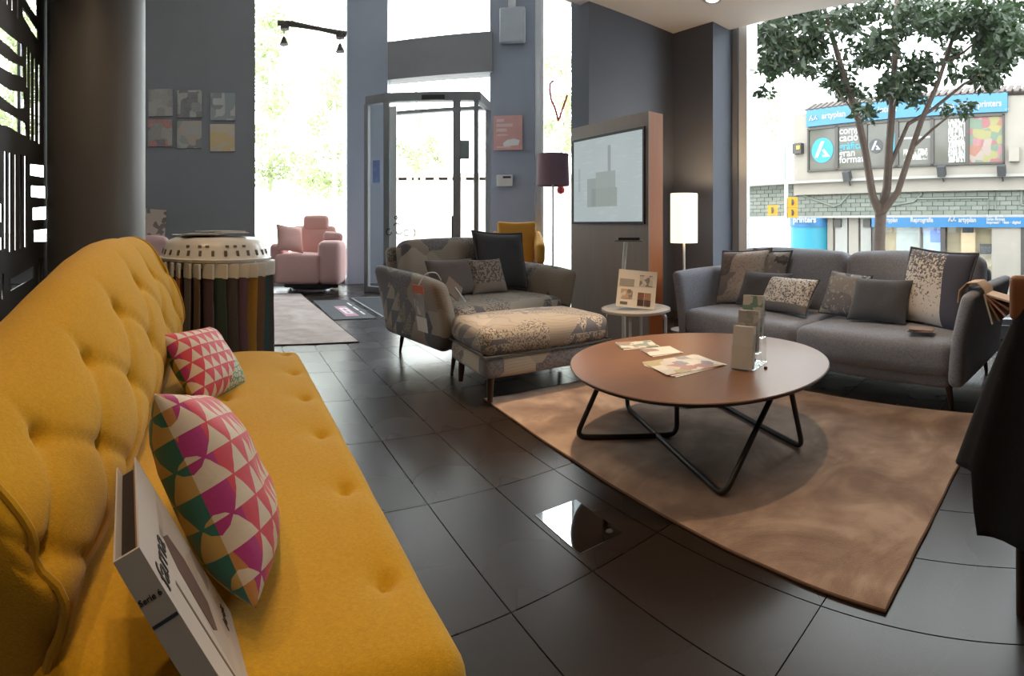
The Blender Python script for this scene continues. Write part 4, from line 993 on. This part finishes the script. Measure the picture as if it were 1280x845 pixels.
k = n.mix(n.noise(v, 1.5, 2), (.40,.47,.49), (.54,.60,.60))
k = n.mix(n.math('MULTIPLY', n.math('GREATER_THAN', n.noise(n.map(v, scale=(1,5,40)), 1.2, 3), .60), .22), k, (.68,.70,.68))
for r_, c_, a_ in ((rect(-.14,.20,1.20,1.36), (.30,.34,.31), .8), (rect(-.12,.14,1.36,1.50), (.33,.37,.35), .8), (rect(.14,.26,1.20,1.45), (.27,.31,.29), .7), (rect(-.06,-.02,1.50,1.72), (.26,.30,.28), .7), (rect(.36,.39,1.34,1.55), (.30,.36,.40), .5)): k = n.mix(n.math('MULTIPLY', r_, a_), k, c_)
n.base((.02,.02,.02)); n.rough(.12); n.lk(k, n.b.inputs['Emission Color']); n.b.inputs['Emission Strength'].default_value = .75
MB().bx((-.004,sy0,sz0_), (0,sy1,sz1_)).build('screen', n.m, pn)

fl = thing('floor_lamp', 'slim floor lamp with a glowing white cylinder shade beside the grey sofa', 'lamp', (3.93,3.30,0))
MB().lathe([(.13,0),(.13,.015),(.02,.03),(.01,.04)], 28).build('base', M['alu'], fl)
MB().tube([(0,0,.03),(0,0,.92)], .012, 10).build('pole', M['alu'], fl)
n = NT('glowing_shade'); n.base((.9,.82,.68)); n.b.inputs['Emission Color'].default_value = (1,.80,.52,1); n.b.inputs['Emission Strength'].default_value = 1.5
shm = MB()
prf = [(.132,.865),(.134,.87),(.134,1.345),(.132,1.35),(.126,1.345),(.126,.87)]
vs_ = []; fs_2 = []; sg_ = 40
for r_, z in prf:
    for k in range(sg_): vs_.append((r_*math.cos(2*PI*k/sg_), r_*math.sin(2*PI*k/sg_), z))
for i in range(len(prf)):
    j = (i+1) % len(prf)
    for k in range(sg_): fs_2.append((i*sg_+k, i*sg_+(k+1) % sg_, j*sg_+(k+1) % sg_, j*sg_+k))
MB().add(vs_, fs_2).build('lamp_shade', n.m, fl)
def lamp_light(parent, kind, loc, power, c, size=.05, spot=None, blend=.6, rot=(0,0,0)):
    l = bpy.data.lights.new('bulb', kind); l.energy = power; l.color = c; l.shadow_soft_size = size
    if spot: l.spot_size = spot; l.spot_blend = blend
    o = bpy.data.objects.new('bulb', l); COL.objects.link(o); o.parent = parent; o.location = loc; o.rotation_euler = rot; return o
lamp_light(fl, 'POINT', (0,0,1.30), 14, (1,.72,.42), .03)

p = Vector((3.95,5.53,0)); pl2 = thing('floor_lamp', 'floor lamp with a purple drum shade standing behind the display panel', 'lamp', p)
vs_ = []; prf = [(.205,1.55),(.215,1.55),(.205,1.96),(.195,1.96)]
MB().add([(r_*math.cos(2*PI*k/sg_), r_*math.sin(2*PI*k/sg_), z) for r_, z in prf for k in range(sg_)], [(i*sg_+k, i*sg_+(k+1) % sg_, ((i+1) % 4)*sg_+(k+1) % sg_, ((i+1) % 4)*sg_+k) for i in range(4) for k in range(sg_)]).build('lamp_shade', fabric('aubergine_shade', (.27,.17,.20), .8, .1), pl2)
MB().tube([(0,0,.02),(0,0,1.9)], .012, 10).build('pole', M['alu'], pl2)
MB().lathe([(.15,0),(.15,.02),(.02,.03)], 28).build('base', M['alu'], pl2)
MB().tube([(-.2,0,1.9),(.2,0,1.9)], .006, 6).build('shade_spider', M['alu'], pl2)

st = thing('side_table', 'small round grey metal side table in front of the display panel', 'side table', (2.567,2.595,.020))
MB().lathe([(.228,.42),(.242,.425),(.242,.44),(.228,.445)], 48).build('tabletop', plain('pale_grey_lacquer', (.30,.29,.28), .4), st)
for k in range(4):
    a = R(35+90*k); c_, s_ = math.cos(a), math.sin(a)
    MB().tube(round_path([(c_*.10,s_*.10,.41), (c_*.21,s_*.21,.41), (c_*.21,s_*.21,.002)], .05), .010, 8).build('leg', M['alu'], st)
bd = thing('price_board', 'white tilted display card with chair pictures and brown colour swatches on the side table', 'display card', (2.50,2.52,.480), R(-46))
MB().box((0,0,.125), (.265,.012,.255), (R(-14),R(5),0)).build('card', M['paper'], bd)
for x, z, w_, h_, mt in ((-.07,.165,.10,.05,plain('card_text', (.35,.33,.32), .6)), (.06,.185,.09,.075,printmat('chair_picture', [(.08,.07,.07),(.5,.48,.45),(.6,.58,.55)], 40, 3, metric='EUCLIDEAN')), (-.065,.09,.08,.065,printmat('chair_picture_b', [(.05,.05,.06),(.45,.25,.12),(.62,.6,.56)], 36, 6, metric='EUCLIDEAN')), (-.08,.03,.05,.018,plain('card_stamp', (.15,.14,.14), .6))):
    MB().box((x+(z-.125)*.09,-.0075+(z-.125)*.25,z-x*.087), (w_,.001,h_), (R(-14),R(5),0)).build('print', mt, bd)
for k, (dx, dz, c_) in enumerate(((0,0,(.22,.09,.06)), (.046,0,(.36,.20,.15)), (0,-.046,(.06,.035,.03)), (.046,-.046,(.10,.06,.05)))):
    x, z = .032+dx, .085+dz; MB().box((x+(z-.125)*.09,-.0078+(z-.125)*.25,z-x*.087), (.043,.001,.043), (R(-14),R(5),0)).build('swatch_print', plain('swatch_%s' % 'abcd'[k], c_, .7), bd)
MB().box((0,.05,.10), (.10,.004,.22), (R(18),0,0)).build('easel', M['paper'], bd)
# slim stand with a tablet shelf
sd = thing('tablet_stand', 'slim pale stand with a dark tray in front of the display panel', 'stand', (2.79,2.91,0), R(-46))
MB().lathe([(.13,0),(.13,.012),(.02,.02)], 28).build('base', M['alu'], sd)
MB().tube(round_path([(-.03,0,.01),(-.035,0,.70),(-.015,0,.915)], .1), .016, 10).build('post', M['white_plastic'], sd)
MB().bx((-.10,-.07,.915), (.115,.07,.927)).build('shelf', plain('stand_grey', (.22,.20,.19), .5), sd, bevel=.003)
MB().bx((-.07,-.06,.927), (.09,.06,.945)).build('tray', M['dark_print'], sd)

# ---------------------------------------------------------------- fabric drum
dr = thing('fabric_drum_stand', 'white plastic drum stand with hooks for hanging fabric samples', 'display stand', (-.095,3.12,0))
RD = .305
MB().lathe([(.22,0),(.22,.02),(.03,.03),(.03,.80),(.18,.82),(RD+.03,.84),(RD+.035,.855),(RD-.01,.87)], 40).build('pedestal', M['white_plastic'], dr)
MB().lathe([(RD+.02,.858),(RD+.005,.885),(RD-.01,.925),(RD-.03,.955),(RD-.07,.972),(.10,.980),(.01,.981)], 48).build('dome', M['white_plastic'], dr)
for k in range(28):
    a = 2*PI*k/28; MB().box(((RD+.007)*math.cos(a), (RD+.007)*math.sin(a), .890), (.004,.016,.030), (0,R(-18),a)).build('slot', plain('slot_shadow', (.14,.11,.08), .8) if k == 0 else bpy.data.materials['slot_shadow'], dr)
for k, a in enumerate((-118, -104, -96, -75, -66, -55)):
    a = R(a); MB().box(((RD-.008)*math.cos(a), (RD-.008)*math.sin(a), .928), (.003,.020,.012), (0,R(-28),a)).build('print_mark', bpy.data.materials['slot_shadow'], dr)
sc = [('dark green', (.045,.075,.068)), ('charcoal', (.075,.07,.072)), ('brown', (.17,.10,.07)), ('rust', (.42,.13,.06)), ('plum', (.12,.07,.10)), ('teal', (.04,.095,.10)), ('ochre', (.38,.22,.05)), ('burgundy', (.22,.05,.07)), ('grey', (.19,.18,.18))]
smat = {nm: fabric('swatch_'+nm.replace(' ', '_'), c_, .95, .2, 300, .3, .1) for nm, c_ in sc}
order = ['charcoal','dark green','teal','dark green','burgundy','rust','rust','grey','brown','plum','dark green','charcoal','plum','ochre','brown','teal','charcoal','grey']
rs = random.Random(5); NS = 34
for k in range(NS):
    a = 2*PI*k/NS+PI*.92; nm = order[k % len(order)]
    t = thing('fabric_swatch', 'long %s fabric swatch hanging from the white drum stand' % nm, 'fabric swatch', (dr.location.x+(RD+.005)*math.cos(a), dr.location.y+(RD+.005)*math.sin(a), .10), a+R(58+rs.uniform(-10,10)), nm+' fabric swatches on the drum stand')
    wv = rs.uniform(-.01,.01); vs_ = []
    for i in range(7):
        z = .66*i/6
        for (x, y) in ((0,-.005),(.035,-.008+wv),(.072,-.004),(.072,.004),(.035,.006+wv),(0,.005)): vs_.append((x+.004*math.sin(i*1.3+k), y, z))
    fs_2 = [(i*6+j, i*6+(j+1) % 6, (i+1)*6+(j+1) % 6, (i+1)*6+j) for i in range(6) for j in range(6)]+[tuple(range(6))[::-1], tuple(36+j for j in range(6))]
    MB().add(vs_, fs_2).build('cloth', smat[nm], t)
    MB().bx((-.004,-.008,.655), (.078,.008,.735)).bx((-.016,-.004,.72), (.01,.004,.775)).build('hanger', M['white_plastic'], t, bevel=.003)
for k, (x, y, a) in enumerate(((-.13,.0,.3), (-.06,-.08,-.15), (.09,-.04,.1), (.03,.06,.5))):
    t = thing('magazine', ('thin grey magazine lying flat on top of the white drum stand'), 'magazine', (dr.location.x+x, dr.location.y+y, .982+.007*k), a, 'magazines on the drum stand')
    MB().bx((-.10,-.14,0), (.10,.14,.003)).build('pages', M['paper_side'], t); MB().bx((-.10,-.14,.003), (.10,.14,.006)).build('cover', printmat('magazine_cover_%s' % 'abcd'[k], [(.10,.10,.11),(.35,.35,.36),(.5,.5,.5)], 12, k), t)

# ---------------------------------------------------------------- pink armchair by the street window
pk = thing('pink_armchair', 'dusty pink relax armchair with headrest by the street window', 'armchair', (1.30,8.30,0), R(-14))
def rounded_side(P, u):
    if u[0] > 0 and u[1] > .0: P.x -= .14*u[0]*u[1]**2
    return P
softbox(.74, .84, .46, .06, (.0,.015,.02), (8,8,6)).build('seat', M['pink'], pk, (-.20, -.05, .36))
softbox(.44, .92, .68, .09, (.03,.02,.01), (6,10,8), lambda P, u: Vector((P.x-.10*max(0,u[0])*u[1]**2, P.y, P.z))).build('side_arm', M['pink'], pk, (.37, .02, .46))
softbox(.22, .80, .62, .07, (.02,.01,.01), (4,8,6)).build('side_arm', M['pink'], pk, (-.56, .06, .44))
softbox(.80, .24, .62, .08, (0,.03,.02), (8,4,8)).build('backrest', M['pink_deep'], pk, (.02, .34, .72), (R(-8),0,0))
softbox(.46, .17, .27, .07, (0,.02,.01), (6,4,5)).build('headrest', M['pink_deep'], pk, (.06, .33, 1.08), (R(-6),0,0))
softbox(.34, .16, .15, .06, (0,.01,.01), (6,4,4)).build('arm_pillow', M['pink'], pk, (.38, -.02, .86), (0,R(6),0))
MB().bx((-.42,-.36,.06), (.48,.36,.14)).build('swivel_frame', M['black_metal'], pk); MB().lathe([(.34,0),(.34,.02),(.30,.03)], 32).build('swivel_ring', M['alu'], pk)
MB().tube([(0,0,.02),(0,0,.08)], .06, 12).build('swivel_post', M['alu'], pk)
pk.scale = (.93,.93,.98)
cushion('pink_cushion', 'pale salmon cushion leaning in the pink relax armchair', .46, .44, .15, M['pink_deep'], (.93,8.10,.82), R(20), R(-22), R(8), None, None, 15)
# saffron armchair
oc = thing('saffron_armchair', 'saffron yellow armchair with round arms in front of the grey column', 'armchair', (3.72,6.05,0), R(-30))
softbox(.50, .14, .72, .05, (0,.03,.0), (6,3,8), lambda P, u: Vector((P.x*(1+.10*u[2]), P.y, P.z+.025*u[0]**2*max(0,u[2])))).build('backrest', M['orange'], oc, (0,.16,.71), (R(-9),0,0))
softbox(.52, .52, .16, .05, (0,.01,.02), (6,6,3)).build('seat', M['orange'], oc, (0,-.10,.42))
for sx_ in (-1, 1): softbox(.11, .62, .34, .054, (.01,.01,.01), (3,6,6), lambda P, u: Vector((P.x, P.y, P.z+.09*u[1]*max(0,u[2])))).build('arm', M['orange'], oc, (sx_*.30,-.04,.70))
for sx_ in (-1, 1): MB().bx((sx_*.30-.03,-.30,.36), (sx_*.30+.03,.2,.56)).build('arm_panel', M['orange'], oc)
cone_legs(oc, [(-.26,-.28),(.26,-.28),(-.26,.14),(.26,.14)], .36)
# pink chair and brochure behind the drum stand
bc = thing('rose_chair', 'small rose upholstered chair between the round column and the drum stand', 'chair', (-.80,4.75,.0155), R(15))
softbox(.56, .16, .46, .07, (0,.03,.02), (6,4,6)).build('backrest', M['pink'], bc, (0,.22,.68), (R(-10),0,0))
softbox(.58, .54, .18, .06, (0,.01,.02), (6,6,3)).build('seat', M['pink'], bc, (0,-.06,.42)); softbox(.12,.50,.26,.055,(0,0,0),(3,5,4)).build('arm', M['pink'], bc, (.33,-.04,.60))
cone_legs(bc, [(-.22,-.26),(.22,-.26),(-.22,.2),(.22,.2)], .34)
ps = thing('brochure_stand', 'upright white card with small chair drawings behind the rose chair', 'display card', (-.83,5.25,.0155), R(9))
MB().box((0,0,1.02), (.34,.012,.34), (R(-8),R(4),0)).build('card', printmat('drawing_print', [(.62,.52,.44),(.62,.52,.44),(.62,.52,.44),(.10,.06,.05)], 22, 7, metric='EUCLIDEAN'), ps)
MB().tube([(0,.03,.02),(0,.03,.90)], .012, 8).build('post', M['black_metal'], ps); MB().lathe([(.14,0),(.14,.015),(.02,.02)], 24, (0,.03,0)).build('foot', M['black_metal'], ps)

# ---------------------------------------------------------------- round column, cut metal screen, pictures
struct(MB().lathe([(.335,0),(.335,CL)], 64, (-.905,3.43,0)).build('wall_column_round', M['column']))
SX = -1.28
def sp2(x, y):
    p = px_at_X(x, y, SX); return (p.y, p.z)
holes_px = [[(-6,28),(0,33),(14,45),(28,55),(28.4,71),(22,70),(10,58),(0,50),(-6,45)], [(-6,63),(0,67),(14,77),(29.5,83),(29.5,97),(14,92),(0,84),(-6,80)],
  [(-6,99),(0,104),(14,113),(30,115),(31,135),(21,136),(9,128),(0,120),(-6,116)], [(-6,133),(0,136),(12,142),(32,154),(33,171),(24,167),(9,158),(0,156),(-6,152)],
  [(27,9),(38,24),(47,38),(47,51),(38,38),(28,21)], [(31,-14),(46,-14),(46,22),(38,12),(31,0)],
  [(37,205),(55.5,207),(55.5,222),(37,219)], [(38,232),(57,233),(57,248),(38,246)], [(40,260),(58,258),(58,274),(40,275)], [(41.5,288),(59,286),(59,302),(41.5,302)],
  [(-6,255),(2.5,255),(2.5,278),(-6,276)], [(-6,297),(2.5,297),(2.5,313),(-6,310)], [(12,349),(43,331),(41.5,347),(12,364)]]
for x, y0, y1, wv in ((33.5,58,110,2.6), (38,65,176,2.6), (43,72,177,2.6), (48.5,79,181,2.6), (9,-12,7,3), (15,-12,14,3), (22,-12,24,3),
                      (5.7,188,312,3), (11.7,190,316,3), (18.7,192,314,3), (24.7,193,312,3), (31,194,310,3), (2.5,341,375,3), (48,322,358,2), (52,322,357,2)):
    holes_px.append([(x-wv/2,y0+1.5),(x,y0),(x+wv/2,y0+1.5),(x+wv/2,y1-1.5),(x,y1),(x-wv/2,y1-1.5)])
holes = [[sp2(x, y) for x, y in h_] for h_ in holes_px]
sc_ = thing('cut_metal_screen', 'tall anthracite metal screen with wavy and slotted cut outs beside the round column', 'screen', (SX, 2.6, 0))
hp = [[(a-2.6, b) for a, b in h_] for h_ in holes]
o = shape2d('screen_sheet', [(-1.1,.02),(1.15,.02),(1.15,3.0),(-1.1,3.0)], hp, .012, M['screen_metal'], sc_, (0,0,0), (PI/2,0,PI/2))
MB().bx((-.25,-1.1,0), (.04,.80,.02)).build('foot_plate', M['screen_metal'], sc_)
# six pictures
pics = [(200.5,128,[(.30,.28,.25),(.36,.33,.30),(.24,.22,.20)],'faded beige collage'), (237,129.5,[(.10,.10,.11),(.34,.32,.30),(.22,.22,.23),(.45,.42,.38)],'grey room interior'), (278.5,133,[(.16,.18,.20),(.48,.48,.48),(.20,.26,.28)],'grey white sketch'),
        (200,166,[(.10,.09,.09),(.42,.10,.08),(.32,.30,.27),(.24,.22,.2)],'red lamp interior'), (236.5,168,[(.42,.32,.24),(.12,.12,.12),(.36,.36,.34),(.24,.26,.26)],'dancing figures'), (278,172,[(.58,.46,.34),(.55,.44,.36),(.62,.42,.12)],'orange beige still life')]
for k, (x, y, pal, nm) in enumerate(pics):
    d = 8.16/math.cos(ang(x)); p = pd(x, y, d)
    t = thing('wall_picture', 'square unframed %s print on the dark picture wall' % nm, 'picture', (p.x, 8.199, p.z-.215), 0, 'six prints on the picture wall')
    MB().bx((-.195,-.022,0), (.195,0,.43)).build('panel', M['dark_wood'], t)
    MB().bx((-.195,-.026,0), (.195,-.022,.43)).build('print', printmat('picture_print_%s' % 'abcdef'[k], pal, 7, k*2+1, .5), t)

# ---------------------------------------------------------------- things on the grey column and at the ceiling
def on_col(x, y, out=.045):
    """point on the face of the grey column for a photo pixel"""
    P0 = FB-fn_*(-.03-out); a = ang(x); dv = Vector((math.sin(a), math.cos(a), 0)); t_ = (P0-Vector((0,0,0))).dot(fn_)/dv.dot(fn_); return pd(x, y, t_)
def col_rect(x0, y0, x1, y1, th):
    a, b = on_col(x0, y1), on_col(x1, y0); c_ = (a+b)/2; w_ = Vector((b.x-a.x, b.y-a.y)).length; return c_, w_, b.z-a.z
c_, w_, h_ = col_rect(617,188,653,144,0); c_, w_, h_ = col_rect(617,144,653,188,0)
po = thing('wall_poster', 'salmon pink sale poster on the grey column', 'poster', (c_.x, c_.y, c_.z-h_/2), frz)
MB().bx((-w_/2,-.006,0), (w_/2,.006,h_)).build('sheet', plain('salmon_poster', (.72,.40,.37), .5), po)
for k, (wl, z) in enumerate(((.26,.82), (.56,.68), (.36,.54), (.40,.42), (.5,.07))): MB().bx((-w_/2+.05,-.0072,h_*z), (-w_/2+.05+w_*wl,-.006,h_*z+(.05 if k < 3 else .022))).build('print_line', plain('pale_pink_ink', (.80,.62,.60), .6) if k == 0 else bpy.data.materials['pale_pink_ink'], po)
MB().prism([(-.10,0),(.15,.02),(.17,.10),(.08,.13),(-.04,.11),(-.11,.06)], 0, .001).build('white_picture', M['white_print'], po, (.03,-.0072,.06), (PI/2,0,0))
c_, w_, h_ = col_rect(621,218.5,641,233,0)
th_ = thing('thermostat', 'white wall thermostat on the grey column', 'thermostat', (c_.x, c_.y, c_.z-h_/2), frz)
MB().bx((-w_/2,-.02,0), (w_/2,.01,h_)).build('case', M['white_plastic'], th_, bevel=.006); MB().bx((-.03,-.022,h_*.70), (w_/2-.03,-.019,h_*.88)).build('display', M['dark_print'], th_)
c_, w_, h_ = col_rect(625,10,657,56,0)
wb = thing('wall_box', 'white rounded alarm box high on the grey column', 'alarm box', (c_.x, c_.y, c_.z-h_/2), frz)
MB().bx((-w_/2,-.10,0), (w_/2,.01,h_)).build('case', plain('pale_blue_plastic', (.50,.55,.62), .5), wb, bevel=.03)
MB().bx((-.07,-.06,h_), (.06,.01,h_+.13)).build('mounting', M['alu'], wb, bevel=.01)
# red ribbon drawing on the narrow glass
rd = plain('red_decal', (.55,.05,.06), .5)
def on_strip(x, y):
    P0 = FB-fn_*.10; a = ang(x); dv = Vector((math.sin(a), math.cos(a), 0)); return pd(x, y, P0.dot(fn_)/dv.dot(fn_)-.02)
dc = thing('window_decal', 'red ribbon line drawing on the narrow glass beside the grey column', 'decal', on_strip(697,150))
b_ = Vector(dc.location)
for pts in ([(692,101),(688,104),(687,112),(689,124),(694,136),(698,151)], [(709,119),(704,134),(698,151)]): MB().tube([on_strip(x, y)-b_ for x, y in pts], .018, 6).build('ribbon', rd, dc)
MB().lathe([(.01,0),(.06,.03),(.07,.08),(.05,.13),(.01,.15)], 14).build('red_tassel', rd, dc, on_strip(701,243)-b_)
# track spotlights hanging near the street window
tk = thing('track_light', 'brown track with two spotlights hanging before the street window', 'spotlight', pd(390,-8,8.3))
b_ = Vector(tk.location); td = lambda x, y: pd(x, y, 8.3)-b_
MB().tube([td(347,29), td(365,30), td(398,36), td(433,43)], [.045,.05,.035,.05], 10).build('rail', plain('brown_track', (.10,.08,.07), .6), tk)
for x, y in ((356,33), (425,44)): MB().tube([td(x, y-2), td(x, y+4)], .07, 12).build('spot_head', bpy.data.materials['brown_track'], tk)
for x, y in ((355,52), (425,61)): MB().lathe([(.075,-.05),(.05,.0),(.03,.06),(.012,.09)], 16, td(x, y)).build('lamp_shade', bpy.data.materials['brown_track'], tk); 
for x, y in ((355,52), (425,61)): MB().tube([td(x, y-8), td(x, y-18)], .008, 6).build('cord', bpy.data.materials['brown_track'], tk)
MB().tube([td(398,36), td(398,36)+Vector((0,0,CH-td(398,36).z-b_.z))], .012, 8).build('hanger_rod', bpy.data.materials['brown_track'], tk)

# ---------------------------------------------------------------- chair with the black coat
kc = thing('wooden_chair', 'brown wooden chair carrying a black coat beside the rug', 'chair', (1.62,-.12,0), R(90))
for x in (-.19, .19):
    MB().tube([(x,-.20,0),(x,-.19,.44)], [.014,.018], 10).build('leg', M['dark_wood'], kc)
    MB().tube([(x,.22,0),(x,.20,.45),(x,.245,.86)], [.014,.018,.016], 10).build('leg', M['dark_wood'], kc)
softbox(.44,.44,.05,.02,(0,0,.01),(5,5,2)).build('seat', M['brown_wood'], kc, (0,0,.455))
softbox(.44,.035,.12,.016,(0,0,0),(6,2,3)).build('backrest', M['brown_wood'], kc, (0,.245,.855), (R(-4),0,0))
cb = Vector((1.378,-.125,0)); ct_ = thing('black_coat', 'black coat draped over the wooden chair beside the rug', 'coat', (cb.x, cb.y, 0))
vs_ = []; fs_2 = []; NA, NZ = 72, 30
for i in range(NZ+1):
    t = i/NZ
    for k in range(NA):
        a = 2*PI*k/NA; st_ = max(0, min(1, (math.sin(a)-.83)/.08)); lowz = .265+.155*st_*st_*(3-2*st_)
        lowz += .008*math.sin(3*a)
        z = .865*(1-t)+lowz*t
        wv = 1+(.10*math.sin(7*a+t*1.5)+.06*math.sin(13*a-t))*t
        rx, ry = (.030+.12*t**.7)*wv, (.175+.185*t**.8)*(1+.03*math.sin(9*a)*t)
        if i == 0: rx, ry = .018, .165
        vs_.append((rx*math.cos(a), ry*math.sin(a), z))
for i in range(NZ):
    for k in range(NA): fs_2.append((i*NA+k, i*NA+(k+1) % NA, (i+1)*NA+(k+1) % NA, (i+1)*NA+k))
fs_2.append(tuple(range(NA)))
co = MB().add(vs_, fs_2).build('cloth', M['black_cloth'], ct_, sharp=80)
so = co.modifiers.new('thick', 'SOLIDIFY'); so.thickness = .006
MB().tube([(.045*math.cos(a), .175*math.sin(a), .835) for a in [2*PI*k/16 for k in range(16)]], .018, 8, True).build('collar', M['black_cloth'], ct_)

# ---------------------------------------------------------------- ceiling downlights (the warm light of the lounge), the last two added as fill
def downlight(x, y, power, spot, label, z=CL, c=(1,.70,.43), tilt=(0,0,0), blend=.7):
    t = thing('downlight', label, 'ceiling light', (x, y, z), 0, 'recessed ceiling downlights')
    MB().lathe([(.085,-.001),(.09,-.006),(.07,-.010),(.062,-.004)], 28).build('trim_ring', M['alu'], t)
    MB().lathe([(.060,-.004),(.060,-.006)], 24).build('lens', emit('downlight_lens_%d' % len(bpy.data.materials), (1,.85,.65), 4), t)
    lamp_light(t, 'SPOT', (0,0,-.03), power, c, .05, spot, blend, tilt)
downlight(3.98,2.99,30,R(70),'recessed ceiling downlight above the lamp end of the grey sofa')
downlight(1.80,2.36,300,R(40),'recessed ceiling downlight above the footstool end of the rug')
downlight(2.25,.95,120,R(80),'recessed ceiling downlight above the chair end of the rug')
downlight(.0,.75,38,R(90),'recessed ceiling downlight above the near end of the yellow sofa')
downlight(.1,2.1,35,R(80),'recessed ceiling downlight above the far end of the yellow sofa')
downlight(-.1,-.5,45,R(95),'added ceiling fill light behind the near end of the yellow sofa')  # unseen lamp added to brighten the catalogue spine
downlight(-.72,2.0,42,R(125),'added ceiling fill light between the yellow sofa and the cut metal screen')  # unseen lamp added to brighten the backlit screen, round column and wall
